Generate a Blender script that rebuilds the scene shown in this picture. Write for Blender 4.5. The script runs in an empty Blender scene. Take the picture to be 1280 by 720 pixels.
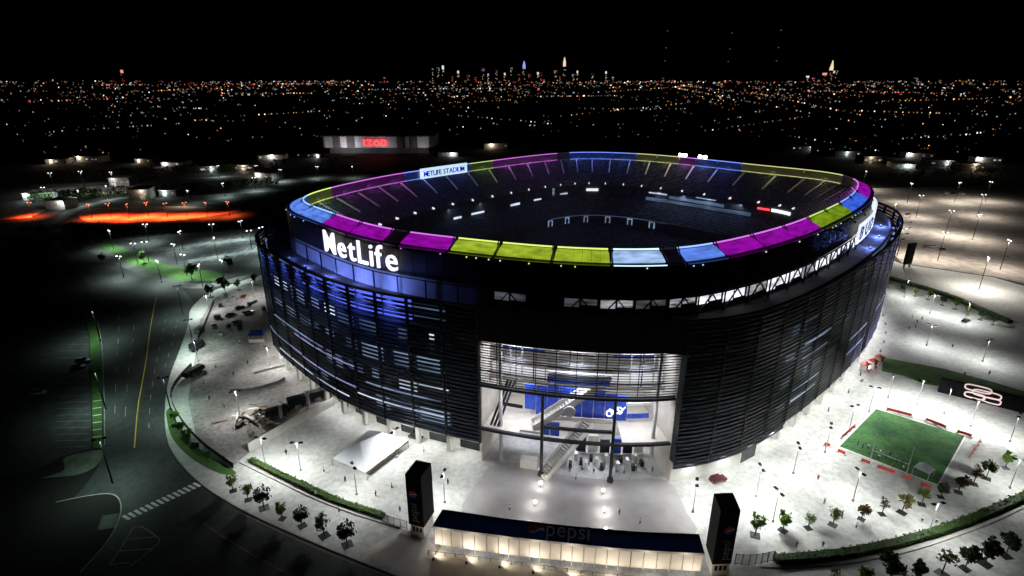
import bpy, bmesh, math, random
import numpy as np
from mathutils import Vector, Matrix

R = math.radians
random.seed(11)
scene = bpy.context.scene
col = scene.collection

# ------------------------------------------------------------------ camera, sky, moon, exposure
CAM_H = 100.0
FOC = 700 / 1280                       # focal length as a share of the picture width
PITCH = math.atan(263 / 700)
cam = bpy.data.cameras.new('camera')
cam.sensor_width = 36
cam.lens = 36 * FOC
cam.clip_start = 1
cam.clip_end = 90000
cam_o = bpy.data.objects.new('camera', cam)
cam_o.location = (0, 0, CAM_H)
cam_o.rotation_euler = (math.pi / 2 - PITCH, 0, 0)
col.objects.link(cam_o)
scene.camera = cam_o

world = bpy.data.worlds.new('World')
scene.world = world
world.use_nodes = True
wn = world.node_tree
sky = wn.nodes.new('ShaderNodeTexSky')
sky.sky_type = 'NISHITA'
sky.sun_disc = False
sky.sun_elevation = R(-9)
sky.sun_rotation = R(200)
wn.links.new(sky.outputs[0], wn.nodes['Background'].inputs[0])
wn.nodes['Background'].inputs[1].default_value = 0.05

moon = bpy.data.lights.new('moon', 'SUN')
moon.energy = 0.004
moon.angle = R(0.5)
moon.color = (0.8, 0.88, 1)
moon_o = bpy.data.objects.new('moon', moon)
moon_o.rotation_euler = (R(40), 0, R(30))
col.objects.link(moon_o)

scene.view_settings.view_transform = 'Standard'
scene.view_settings.look = 'None'
scene.view_settings.exposure = 0.0
scene.view_settings.gamma = 1.0
scene.render.engine = 'CYCLES'
scene.cycles.use_denoising = True
scene.cycles.max_bounces = 4
scene.cycles.diffuse_bounces = 2
scene.cycles.glossy_bounces = 2
scene.cycles.transmission_bounces = 2
scene.cycles.caustics_reflective = False
scene.cycles.caustics_refractive = False
scene.cycles.sample_clamp_indirect = 6

LAMP = 1.0                              # one dimmer for all area lighting


# ------------------------------------------------------------------ helpers
def G(u, v, z=0.0):
    """Place on the level z that a surveyor at the camera sights at photo pixel (u, v)."""
    x = (u - 640) / 700
    y = (360 - v) / 700
    d = (x, math.cos(PITCH) + y * math.sin(PITCH), -math.sin(PITCH) + y * math.cos(PITCH))
    t = (z - CAM_H) / d[2]
    return Vector((d[0] * t, d[1] * t, z))


MATS = {}


def mat(name, color, rough=0.7, vary=0.0, scale=0.3, metal=0.0, emit=None, power=0.0, bump=0.0, second=None, sample=True, detail=6.0, spec=0.5, leaf=False, grain=0.0):
    m = bpy.data.materials.new(name)
    m.use_nodes = True
    nt = m.node_tree
    b = nt.nodes['Principled BSDF']
    b.inputs['Base Color'].default_value = (*color, 1)
    b.inputs['Roughness'].default_value = rough
    b.inputs['Metallic'].default_value = metal
    b.inputs['Specular IOR Level'].default_value = spec
    if vary or second or bump:
        tc = nt.nodes.new('ShaderNodeTexCoord')
        no = nt.nodes.new('ShaderNodeTexNoise')
        no.inputs['Scale'].default_value = scale
        no.inputs['Detail'].default_value = detail
        no.inputs['Roughness'].default_value = 0.62
        nt.links.new(tc.outputs['Object'], no.inputs['Vector'])
        if vary or second:
            rp = nt.nodes.new('ShaderNodeValToRGB')
            rp.color_ramp.elements[0].position = 0.32
            rp.color_ramp.elements[1].position = 0.68
            c2 = second or [c * (1 + vary) for c in color]
            c1 = color if second else [c * (1 - vary) for c in color]
            rp.color_ramp.elements[0].color = (*c1, 1)
            rp.color_ramp.elements[1].color = (*c2, 1)
            nt.links.new(no.outputs[0], rp.inputs[0])
            nt.links.new(rp.outputs[0], b.inputs['Base Color'])
            if grain:                   # finer stains and tyre marks over the broad tone
                n2 = nt.nodes.new('ShaderNodeTexNoise')
                n2.inputs['Scale'].default_value = scale * 9
                n2.inputs['Detail'].default_value = 10
                n2.inputs['Roughness'].default_value = 0.7
                nt.links.new(tc.outputs['Object'], n2.inputs['Vector'])
                r2 = nt.nodes.new('ShaderNodeMapRange')
                r2.inputs['From Min'].default_value = 0.36
                r2.inputs['From Max'].default_value = 0.58
                r2.inputs['To Min'].default_value = 1 - grain
                r2.inputs['To Max'].default_value = 1.0
                nt.links.new(n2.outputs[0], r2.inputs['Value'])
                mu = nt.nodes.new('ShaderNodeVectorMath')
                mu.operation = 'SCALE'
                nt.links.new(rp.outputs[0], mu.inputs[0])
                nt.links.new(r2.outputs[0], mu.inputs['Scale'])
                nt.links.new(mu.outputs[0], b.inputs['Base Color'])
        if bump:
            bp = nt.nodes.new('ShaderNodeBump')
            bp.inputs['Strength'].default_value = bump
            nt.links.new(no.outputs[0], bp.inputs['Height'])
            nt.links.new(bp.outputs[0], b.inputs['Normal'])
    if leaf:                            # thin leaves let light through
        tr = nt.nodes.new('ShaderNodeBsdfTranslucent')
        mx = nt.nodes.new('ShaderNodeMixShader')
        mx.inputs[0].default_value = 0.45
        nt.links.new(rp.outputs[0], tr.inputs[0])
        nt.links.new(b.outputs[0], mx.inputs[1])
        nt.links.new(tr.outputs[0], mx.inputs[2])
        nt.links.new(mx.outputs[0], nt.nodes['Material Output'].inputs[0])
    if emit:
        b.inputs['Emission Color'].default_value = (*emit, 1)
        b.inputs['Emission Strength'].default_value = power
        if not sample:
            m.cycles.emission_sampling = 'NONE'
    MATS[name] = m
    return m


# ground and building surfaces
mat('soil', (0.010, 0.010, 0.008), 0.95, 0.5, 0.01)
mat('paving', (0.42, 0.425, 0.40), 0.8, second=(0.60, 0.61, 0.59), scale=0.07, detail=9, grain=0.3)
mat('entry_shade', (0.22, 0.205, 0.20), 0.75, second=(0.42, 0.40, 0.385), scale=0.09, detail=8)
mat('footpath', (0.42, 0.44, 0.40), 0.85, second=(0.56, 0.57, 0.53), scale=0.12)
mat('slab_greenish', (0.07, 0.10, 0.07), 0.85, second=(0.20, 0.24, 0.18), scale=0.3, grain=0.4)  # patchy green-grey slab tone
mat('yard_concrete', (0.16, 0.145, 0.14), 0.85, second=(0.42, 0.40, 0.38), scale=0.09, detail=9, grain=0.5)
mat('asphalt', (0.022, 0.028, 0.028), 0.75, second=(0.055, 0.06, 0.058), scale=0.07, grain=0.5)
mat('lot_asphalt', (0.03, 0.033, 0.036), 0.8, second=(0.075, 0.08, 0.085), scale=0.03, grain=0.6)
mat('lot_gravel', (0.20, 0.17, 0.14), 0.9, second=(0.36, 0.32, 0.28), scale=0.025, grain=0.5)
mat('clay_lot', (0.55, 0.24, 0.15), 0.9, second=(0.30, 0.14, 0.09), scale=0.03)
mat('paint_white', (0.75, 0.75, 0.72), 0.7, 0.2, 1.5)
mat('paint_worn', (0.16, 0.17, 0.16), 0.8, second=(0.42, 0.43, 0.4), scale=0.4)
mat('paint_dull', (0.10, 0.085, 0.03), 0.8, second=(0.3, 0.23, 0.06), scale=0.5)
mat('paint_yellow', (0.62, 0.44, 0.06), 0.7, 0.2, 1.5)
mat('grass', (0.03, 0.085, 0.015), 0.95, second=(0.07, 0.15, 0.03), scale=0.35)
mat('turf', (0.012, 0.07, 0.022), 0.95, second=(0.085, 0.24, 0.06), scale=0.11, detail=10, grain=0.5)
mat('field_turf', (0.02, 0.07, 0.02), 0.95, 0.3, 0.1)
mat('soil_bed', (0.08, 0.055, 0.035), 0.95, 0.4, 0.5)
mat('concrete', (0.42, 0.41, 0.38), 0.8, 0.15, 0.3)
mat('pale_concrete', (0.58, 0.57, 0.53), 0.8, 0.12, 0.2)
mat('warm_wall', (0.58, 0.54, 0.48), 0.8, 0.1, 0.3)
mat('dark_concrete', (0.10, 0.10, 0.10), 0.85, 0.3, 0.3)
mat('slat_metal', (0.019, 0.024, 0.038), 0.36, 0.35, 0.10, metal=0.45, spec=0.25)
mat('black_cladding', (0.006, 0.006, 0.008), 0.7, 0.3, 0.3, spec=0.08)
mat('fascia_metal', (0.05, 0.042, 0.038), 0.5, 0.3, 0.2, spec=0.2)
mat('dark_steel', (0.018, 0.02, 0.023), 0.5, 0.2, 1, spec=0.2)
mat('pale_steel', (0.55, 0.55, 0.55), 0.45, 0.1, 1, metal=0.3)
mat('glass_dark', (0.01, 0.013, 0.018), 0.08)
mat('seat_dark', (0.10, 0.11, 0.135), 0.7, 0.5, 0.5)
mat('aisle_concrete', (0.62, 0.6, 0.55), 0.8, 0.1, 0.5)
mat('blue_panel', (0.012, 0.04, 0.42), 0.5, second=(0.04, 0.13, 0.75), scale=0.5)
mat('blue_canopy', (0.010, 0.045, 0.24), 0.5, second=(0.018, 0.075, 0.36), scale=0.25)
mat('white_panel', (0.72, 0.69, 0.64), 0.6, 0.08, 0.5)
mat('grey_print', (0.16, 0.17, 0.22), 0.5)
mat('red_print', (0.6, 0.05, 0.05), 0.5)
mat('white_print', (0.8, 0.8, 0.82), 0.5)
mat('red_board', (0.55, 0.07, 0.04), 0.6, 0.2, 0.8)
mat('timber', (0.22, 0.13, 0.07), 0.85, 0.4, 1.0)
mat('tarp_blue', (0.01, 0.03, 0.22), 0.6, 0.2, 1)
mat('tent_white', (0.62, 0.64, 0.68), 0.6, 0.08, 0.5)
mat('bark', (0.07, 0.05, 0.035), 0.95, 0.3, 3)
mat('leaf_green', (0.08, 0.17, 0.02), 0.7, second=(0.19, 0.29, 0.05), scale=1.6, leaf=True)
mat('leaf_dark', (0.025, 0.055, 0.018), 0.7, second=(0.06, 0.11, 0.03), scale=1.6, leaf=True)
mat('leaf_olive', (0.11, 0.12, 0.03), 0.7, second=(0.22, 0.19, 0.06), scale=1.6, leaf=True)
mat('leaf_brown', (0.11, 0.075, 0.02), 0.7, second=(0.17, 0.13, 0.05), scale=1.6, leaf=True)
mat('hedge_leaf', (0.02, 0.055, 0.01), 0.8, second=(0.08, 0.16, 0.025), scale=0.25, leaf=True)
mat('rubber', (0.012, 0.012, 0.012), 0.9)
mat('chrome', (0.5, 0.5, 0.5), 0.25, metal=0.9)
mat('car_red', (0.12, 0.012, 0.018), 0.25)
mat('car_white', (0.6, 0.6, 0.6), 0.25)
mat('car_dark', (0.02, 0.022, 0.025), 0.25)
mat('car_silver', (0.32, 0.33, 0.34), 0.3, metal=0.4)
mat('skin', (0.4, 0.26, 0.19), 0.6)
mat('hair', (0.03, 0.02, 0.015), 0.8)
mat('cloth_dark', (0.02, 0.022, 0.03), 0.9)
mat('cloth_white', (0.6, 0.6, 0.6), 0.9)
mat('cloth_blue', (0.03, 0.06, 0.22), 0.9)
mat('cloth_red', (0.4, 0.05, 0.05), 0.9)
mat('brick_dark', (0.06, 0.045, 0.04), 0.9, 0.4, 0.1)
mat('arena_white', (0.6, 0.6, 0.6), 0.7, 0.1, 0.05)
mat('tower_stone', (0.05, 0.045, 0.045), 0.8, 0.3, 0.01)
# things that give off light
mat('lamp_white', (0.8, 0.8, 0.8), 0.5, emit=(1, 0.97, 0.9), power=40, sample=False)
mat('lamp_far', (0.8, 0.8, 0.8), 0.5, emit=(0.95, 0.98, 1), power=3.5, sample=False)
mat('ceiling_lamp', (0.8, 0.8, 0.8), 0.5, emit=(1, 0.96, 0.95), power=8)
mat('sign_white', (0.8, 0.8, 0.8), 0.5, emit=(1, 1, 1), power=1.15)
mat('board_white', (0.8, 0.8, 0.8), 0.5, emit=(0.86, 0.93, 1), power=0.95)
mat('board_blue_white', (0.8, 0.8, 0.8), 0.5, emit=(0.6, 0.8, 1), power=1.0)
mat('deck_glow', (0.8, 0.8, 0.8), 0.5, emit=(0.95, 0.96, 1), power=0.9, sample=False)
mat('print_black', (0.02, 0.022, 0.03), 0.6)
mat('sign_red', (0.6, 0.1, 0.1), 0.5, emit=(1, 0.05, 0.06), power=2.2, sample=False)


def glow(name, c, p, base=(0.3, 0.3, 0.3), streaks=0.0, scale=1.2):
    """A translucent panel with lamps behind it; 'streaks' makes its tubes show unevenly."""
    m = mat(name, base, 0.35, emit=c, power=p)
    if streaks:
        nt = m.node_tree
        b = nt.nodes['Principled BSDF']
        tc = nt.nodes.new('ShaderNodeTexCoord')
        no = nt.nodes.new('ShaderNodeTexNoise')
        no.inputs['Scale'].default_value = scale
        no.inputs['Detail'].default_value = 3
        mp = nt.nodes.new('ShaderNodeMapping')
        mp.inputs['Scale'].default_value = (0.5, 0.5, 3.0)
        nt.links.new(tc.outputs['Object'], mp.inputs['Vector'])
        nt.links.new(mp.outputs[0], no.inputs['Vector'])
        mr = nt.nodes.new('ShaderNodeMapRange')
        mr.inputs['From Min'].default_value = 0.3
        mr.inputs['From Max'].default_value = 0.7
        mr.inputs['To Min'].default_value = p * (1 - streaks)
        mr.inputs['To Max'].default_value = p * (1 + streaks)
        nt.links.new(no.outputs[0], mr.inputs['Value'])
        nt.links.new(mr.outputs[0], b.inputs['Emission Strength'])
    return m


RIMC = {'blue': (0.05, 0.14, 0.85), 'sky': (0.13, 0.28, 0.95), 'ice': (0.42, 0.62, 1.0), 'magenta': (0.32, 0.004, 0.40),
        'green': (0.36, 0.5, 0.03), 'lime': (0.2, 0.33, 0.012), 'olive': (0.32, 0.33, 0.08), 'off': (0.02, 0.01, 0.03), 'white': (0.9, 0.9, 0.95)}
for n, c in RIMC.items():
    glow('rim_' + n, c, 0.8 if n != 'off' else 0.15, (0.12, 0.12, 0.12), 0.4, 0.5)
    glow('inner_' + n, c, 0.07, (0.08, 0.08, 0.08), 0.3, 0.3)
    glow('edge_' + n, [min(1, x * 1.25 + 0.12) for x in c], 1.5 if n != 'off' else 0.1)
    glow('skirt_' + n, c, 0.16, (0.06, 0.06, 0.06), 0.4, 0.3)
glow('blue_wash_pane', (0.10, 0.15, 0.95), 1.1, streaks=0.5, scale=0.12)
glow('pane_dim', (0.22, 0.38, 0.68), 0.17, streaks=0.9, scale=0.15)
glow('pane_mid', (0.38, 0.53, 0.82), 0.42, streaks=0.8, scale=0.15)
glow('pane_bright', (0.68, 0.79, 0.98), 0.8, streaks=0.6, scale=0.15)
glow('strip_cool', (0.72, 0.8, 1.0), 0.8, streaks=0.7, scale=0.1)
glow('strip_violet', (0.5, 0.5, 1.0), 0.45, streaks=0.6, scale=0.1)
glow('truss_white', (0.92, 0.93, 1.0), 1.2, streaks=0.6, scale=0.3)
glow('truss_mid', (0.7, 0.72, 0.78), 0.38, streaks=0.9, scale=0.5)
glow('truss_dim', (0.5, 0.55, 0.62), 0.09, streaks=0.9, scale=0.3)
glow('hall_glow', (0.95, 0.93, 1), 0.5, (0.6, 0.58, 0.56), streaks=0.3, scale=0.3)
CITY = {'amber': (1, 0.42, 0.12), 'warm': (1, 0.75, 0.48), 'white': (0.9, 0.95, 1), 'red': (1, 0.12, 0.08), 'teal': (0.55, 0.95, 0.95)}
for n, c in CITY.items():
    for q, p in (('low', 0.16), ('mid', 0.55), ('high', 2.0)):
        mat(f'city_{n}_{q}', (0.1, 0.1, 0.1), 0.6, emit=c, power=p, sample=False)
for n, c in (('warm', (1, 0.8, 0.5)), ('cold', (0.8, 0.9, 1)), ('blue', (0.35, 0.4, 1)), ('rose', (1, 0.4, 0.35)), ('violet', (0.6, 0.35, 1))):
    mat('crown_' + n, (0.1, 0.1, 0.1), 0.6, emit=c, power=0.9, sample=False)
    mat('crowndim_' + n, (0.1, 0.1, 0.1), 0.6, emit=c, power=0.25, sample=False)


class MB:
    def __init__(s):
        s.v = []
        s.f = []
        s.m = []

    def add(s, vs, fs, mi=0):
        o = len(s.v)
        s.v += [tuple(p) for p in vs]
        s.f += [tuple(i + o for i in f) for f in fs]
        s.m += [mi] * len(fs)
        return s

    def quad(s, a, b, c, d, mi=0):
        return s.add([a, b, c, d], [(0, 1, 2, 3)], mi)

    def hexa(s, p, mi=0):            # p: 4 bottom corners, then 4 top corners, same order
        return s.add(p, [(3, 2, 1, 0), (4, 5, 6, 7), (0, 1, 5, 4), (1, 2, 6, 5), (2, 3, 7, 6), (3, 0, 4, 7)], mi)

    def box(s, x0, x1, y0, y1, z0, z1, mi=0):
        return s.hexa([(x0, y0, z0), (x1, y0, z0), (x1, y1, z0), (x0, y1, z0), (x0, y0, z1), (x1, y0, z1), (x1, y1, z1), (x0, y1, z1)], mi)

    def beam(s, a, b, w, h, mi=0, up=Vector((0, 0, 1))):
        a = Vector(a)
        b = Vector(b)
        d = (b - a).normalized()
        sd = d.cross(up)
        if sd.length < 1e-4:
            sd = d.cross(Vector((0, 1, 0)))
        sd = sd.normalized() * (w / 2)
        u = sd.cross(d).normalized() * (h / 2)
        return s.hexa([a - sd - u, a + sd - u, b + sd - u, b - sd - u, a - sd + u, a + sd + u, b + sd + u, b - sd + u], mi)

    def tube(s, a, b, r0, r1, n=8, mi=0):
        a = Vector(a)
        b = Vector(b)
        d = (b - a).normalized()
        sd = d.cross(Vector((0, 0, 1)))
        if sd.length < 1e-4:
            sd = Vector((1, 0, 0))
        sd.normalize()
        u = sd.cross(d)
        vs = []
        for c, r in ((a, r0), (b, r1)):
            for i in range(n):
                t = 2 * math.pi * i / n
                vs.append(c + sd * r * math.cos(t) + u * r * math.sin(t))
        fs = [(i, (i + 1) % n, n + (i + 1) % n, n + i) for i in range(n)]
        return s.add(vs, fs + [tuple(range(n))[::-1], tuple(range(n, 2 * n))], mi)

    def prism(s, pts, z0, z1, mi=0):
        n = len(pts)
        vs = [(p[0], p[1], z0) for p in pts] + [(p[0], p[1], z1) for p in pts]
        return s.add(vs, [tuple(range(n))[::-1], tuple(range(n, 2 * n))] + [(i, (i + 1) % n, n + (i + 1) % n, n + i) for i in range(n)], mi)

    def mesh(s, name, mats):
        me = bpy.data.meshes.new(name)
        me.from_pydata(s.v, [], s.f)
        for m in (mats if isinstance(mats, (list, tuple)) else [mats]):
            me.materials.append(MATS[m])
        if max(s.m, default=0):
            me.polygons.foreach_set('material_index', s.m)
        me.update()
        return me

    def build(s, name, mats, parent=None, smooth=False):
        o = bpy.data.objects.new(name, s.mesh(name, mats))
        col.objects.link(o)
        if smooth:
            o.data.shade_smooth()
        if parent:
            o.parent = parent
        return o


def tag(o, label=None, cat=None, group=None, kind=None):
    if label:
        o['label'] = label
    if cat:
        o['category'] = cat
    if group:
        o['group'] = group
    if kind:
        o['kind'] = kind
    return o


def thing(name, label, cat, loc=(0, 0, 0), rz=0, group=None):
    o = bpy.data.objects.new(name, None)
    o.empty_display_size = 0.5
    o.location = loc
    o.rotation_euler = (0, 0, rz)
    col.objects.link(o)
    return tag(o, label, cat, group)


KIDS = {}


def copy_tree(o, parent=None):
    c = o.copy()
    col.objects.link(c)
    if parent:
        c.parent = parent
    for ch in list(o.children):
        copy_tree(ch, c)
    return c


PROTOS = []


def proto(o):
    PROTOS.append(o)
    return o


def place(pr, loc, rz=0, label=None, group=None, sc=1.0):
    """The first call moves the built thing itself, later ones copy it."""
    if pr.get('placed'):
        o = copy_tree(pr)
    else:
        o = pr
        pr['placed'] = 1
    o.location = loc
    o.rotation_euler = (0, 0, rz)
    o.scale = (sc, sc, sc)
    if label:
        o['label'] = label
    if group:
        o['group'] = group
    return o


ORD = ['first', 'second', 'third', 'fourth', 'fifth', 'sixth', 'seventh', 'eighth', 'ninth', 'tenth', 'eleventh', 'twelfth',
       'thirteenth', 'fourteenth', 'fifteenth', 'sixteenth', 'seventeenth', 'eighteenth']


def sheet(name, pts, z, m, kind='structure', thick=0.0, parent=None):
    b = MB()
    if thick:
        b.prism([(p[0], p[1]) for p in pts], z - thick, z)
    else:
        b.add([(p[0], p[1], z) for p in pts], [tuple(range(len(pts)))])
    me = b.mesh(name, m)
    bm = bmesh.new()
    bm.from_mesh(me)
    bmesh.ops.triangulate(bm, faces=[f for f in bm.faces if len(f.verts) > 4])
    bmesh.ops.recalc_face_normals(bm, faces=bm.faces)
    if not thick and sum(f.normal.z for f in bm.faces) < 0:
        bmesh.ops.reverse_faces(bm, faces=bm.faces)
    bm.to_mesh(me)
    bm.free()
    o = bpy.data.objects.new(name, me)
    col.objects.link(o)
    if parent:
        o.parent = parent
    elif kind:
        o['kind'] = kind
    return o


def curve_pts(P, n=8):
    out = []
    P = [Vector((p[0], p[1], 0)) for p in P]
    for i in range(len(P) - 1):
        a = P[max(i - 1, 0)]
        b = P[i]
        c = P[i + 1]
        d = P[min(i + 2, len(P) - 1)]
        for j in range(n):
            t = j / n
            out.append(0.5 * ((2 * b) + (-a + c) * t + (2 * a - 5 * b + 4 * c - d) * t * t + (-a + 3 * b - 3 * c + d) * t ** 3))
    out.append(P[-1])
    return out


def ribbon(name, path, w, z, m, parent=None, kind='structure', h=0.0):
    """A strip of width w along a path; with h it is a solid wall or kerb."""
    L = []
    Rr = []
    for i, p in enumerate(path):
        d = (path[min(i + 1, len(path) - 1)] - path[max(i - 1, 0)]).normalized()
        s = Vector((-d.y, d.x, 0)) * w / 2
        L.append(p + s)
        Rr.append(p - s)
    b = MB()
    if h:
        for i in range(len(path) - 1):
            b.hexa([(*Rr[i].xy, z), (*Rr[i + 1].xy, z), (*L[i + 1].xy, z), (*L[i].xy, z),
                    (*Rr[i].xy, z + h), (*Rr[i + 1].xy, z + h), (*L[i + 1].xy, z + h), (*L[i].xy, z + h)])
    else:
        for i in range(len(path) - 1):
            b.quad((*Rr[i].xy, z), (*Rr[i + 1].xy, z), (*L[i + 1].xy, z), (*L[i].xy, z))
    o = b.build(name, m, parent)
    if not parent and kind:
        o['kind'] = kind
    return o


def light(name, kind, loc, power, color=(1, 1, 1), parent=None, size=0.3, spot=None, blend=0.5, rot=None):
    ld = bpy.data.lights.new(name, kind)
    ld.energy = power * LAMP
    ld.color = color
    if kind == 'AREA':
        ld.shape = 'RECTANGLE'
        ld.size, ld.size_y = size
    else:
        ld.shadow_soft_size = size
    if spot:
        ld.spot_size = R(spot)
        ld.spot_blend = blend
    o = bpy.data.objects.new(name, ld)
    o.location = loc
    if rot:
        o.rotation_euler = rot
    col.objects.link(o)
    if parent:
        o.parent = parent
    return o


def glyph_mesh(ch, size, depth, m, bold=0.0):
    cu = bpy.data.curves.new('glyph', 'FONT')
    cu.body = ch
    cu.size = size
    cu.extrude = depth / 2
    cu.offset = bold
    cu.resolution_u = 3
    o = bpy.data.objects.new('glyph', cu)
    col.objects.link(o)
    dg = bpy.context.evaluated_depsgraph_get()
    me = bpy.data.meshes.new_from_object(o.evaluated_get(dg))
    bpy.data.objects.remove(o)
    bpy.data.curves.remove(cu)
    me.materials.clear()
    me.materials.append(MATS[m])
    for v in me.vertices:
        x, y, z = v.co
        v.co = (x, -z, y)
    xs = [v.co.x for v in me.vertices] or [0]
    for v in me.vertices:
        v.co.x -= min(xs)
    me.update()
    return me, max(xs) - min(xs)


def text_run(s, size, depth, m, bold=0.0, gap=0.07):
    out = []
    x = 0
    for ch in s:
        if ch == ' ':
            x += size * 0.32
            continue
        me, w = glyph_mesh(ch, size, depth, m, bold)
        out.append((x, w, me))
        x += w + size * gap
    return out, x - size * gap


def frame_matrix(p, xdir, out):
    x = Vector(xdir).normalized()
    y = -Vector(out).normalized()
    z = x.cross(y)
    M4 = Matrix(((x.x, y.x, z.x, p[0]), (x.y, y.y, z.y, p[1]), (x.z, y.z, z.z, p[2]), (0, 0, 0, 1)))
    return M4


# ------------------------------------------------------------------ plan of the stadium
RING = [(33, 132.5), (46, 134), (58, 140), (72, 149), (88, 161), (104, 176), (119, 191), (133, 207), (146, 225), (155, 242), (157, 258), (149, 273),
        (130, 290), (107, 314), (78, 337), (45, 346), (18, 336), (-20, 302), (-58, 262), (-78, 228), (-84, 207), (-80, 194), (-70, 184), (-52, 165),
        (-35, 152), (-18, 145), (0, 138), (16, 134)]


def _resample(o, n):
    L = np.r_[0, np.cumsum(np.linalg.norm(np.roll(o, -1, 0) - o, axis=1))]
    s = np.linspace(0, L[-1], n, endpoint=False)
    oo = np.vstack([o, o[:1]])
    return np.c_[np.interp(s, L, oo[:, 0]), np.interp(s, L, oo[:, 1])]


def _plan():
    P = np.array(RING, float)
    out = []
    N = len(P)
    for i in range(N):
        a, b, c, d = P[i - 1], P[i], P[(i + 1) % N], P[(i + 2) % N]
        for j in range(80):
            t = j / 80
            out.append(.5 * ((2 * b) + (-a + c) * t + (2 * a - 5 * b + 4 * c - d) * t * t + (-a + 3 * b - 3 * c + d) * t ** 3))
    o = _resample(np.array(out), 1600)
    k = np.exp(-.5 * (np.arange(-60, 61) / 22.) ** 2)
    k /= k.sum()
    o = np.c_[[np.convolve(np.r_[c[-60:], c, c[:60]], k, 'valid') for c in o.T]].T
    return _resample(o, 1600)


CP = _plan()
TP = np.roll(CP, -1, 0) - np.roll(CP, 1, 0)
TP /= np.linalg.norm(TP, axis=1)[:, None]
NP_ = np.c_[TP[:, 1], -TP[:, 0]]
SP = CP + 12 * NP_
iL = int(np.argmin(np.linalg.norm(SP - (-9, 128), axis=1)))
iR = int(np.argmin(np.linalg.norm(SP - (42, 120), axis=1)))
seg = np.linalg.norm(np.roll(SP, -1, 0) - SP, axis=1)
order = np.r_[np.arange(iL, 1600), np.arange(0, iL)]
cs = np.r_[0, np.cumsum(seg[order])]
TOT = cs[-1]
GL = cs[list(order).index(iR)]
GB = 5                                  # bays of the open entrance
NB = GB + round((TOT - GL) / (GL / GB))   # bays round the whole stadium
CEN = CP.mean(axis=0)


def _idx(k):
    k = k % NB
    s = k * GL / GB if k <= GB else GL + (k - GB) * (TOT - GL) / (NB - GB)
    x = np.interp(s, cs, np.arange(1601))
    i0 = int(x)
    f = x - i0
    a, b = order[i0 % 1600], order[(i0 + 1) % 1600]
    p = CP[a] * (1 - f) + CP[b] * f
    n = NP_[a] * (1 - f) + NP_[b] * f
    return p, n / np.linalg.norm(n)


def bump(k):
    k = k % NB
    return max(0.0, min(1.0, (k - 4.999) * 900, (11 - k) / 4)) * 2.0 if 5 <= k <= 11 else 0.0


def at(k, off, z=0.0):
    p, n = _idx(k)
    if off >= -9:
        q = p + n * (off + (bump(k) if off > 8 else 0))
    else:
        c = p + n * (-9)
        q = CEN + (c - CEN) * (1 - (-off - 9) / 112)
    return Vector((q[0], q[1], z))


def outward(k):
    return Vector((*_idx(k)[1], 0))


def along(k):
    n = _idx(k)[1]
    return Vector((-n[1], n[0], 0))


def arc(b, k0, k1, o0, o1, z0, z1, n=2, mi=0, oz=None):
    """Curved solid between offsets o0 (inner) and o1 (outer) and heights z0, z1."""
    vs = []
    for i in range(n + 1):
        k = k0 + (k1 - k0) * i / n
        vs += [at(k, o0, z0), at(k, o1, z0), at(k, o1, z1), at(k, o0, z1)]
    fs = []
    for i in range(n):
        a = i * 4
        for j in range(4):
            fs.append((a + j, a + (j + 1) % 4, a + 4 + (j + 1) % 4, a + 4 + j))
    fs += [(3, 2, 1, 0), tuple(n * 4 + j for j in range(4))]
    return b.add(vs, fs, mi)


CAMP = Vector((0, 0, CAM_H))


def facing(k, off=12):
    p = at(k, off, 25)
    return outward(k).dot((CAMP - p).normalized())


# ------------------------------------------------------------------ the setting: ground, plaza, roads
GZ = -0.15
b = MB()
b.quad((-60000, -400, GZ), (60000, -400, GZ), (60000, 80000, GZ), (-60000, 80000, GZ))
b.build('ground', 'soil')['kind'] = 'structure'

kerb_px = [(345, 338), (300, 352), (262, 366), (240, 385), (236, 405), (226, 435), (213, 470), (207, 505), (209, 545), (222, 573), (252, 604), (300, 635),
           (368, 667), (440, 697), (520, 726), (640, 752), (780, 762), (900, 752), (1000, 735), (1100, 745)]
kerb_path = curve_pts([G(u, v) for u, v in kerb_px], 6)
plaza_pts = [p.xy for p in kerb_path] + [G(1300, 800).xy, G(1460, 700).xy, G(1500, 420).xy, G(1243, 347).xy, G(1128, 330).xy, G(1100, 320).xy] + \
            [at(k, 8).xy for k in (26, 30, 36, 42, 48, 54, 59)]
sheet('plaza', plaza_pts, 0.0, 'paving', thick=0.2)
ribbon('kerb', kerb_path[4:], 0.35, 0.004, 'concrete', h=0.03)

# yard on the left between fence and stadium: older, greyer concrete
yard = [(345, 345), (305, 355), (268, 372), (250, 400), (243, 450), (235, 500), (245, 545), (292, 582), (312, 565), (345, 545), (418, 503), (400, 480), (352, 445), (340, 400)]
sheet('yard', [G(*p).xy for p in yard], 0.006, 'yard_concrete')
# beige forecourt in front of the entrance fence
fore = [(452, 690), (505, 660), (560, 690), (700, 716), (880, 722), (930, 715), (960, 735), (860, 760), (640, 752), (520, 724)]
sheet('forecourt', [G(*p).xy for p in fore], 0.005, 'warm_wall')

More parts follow.
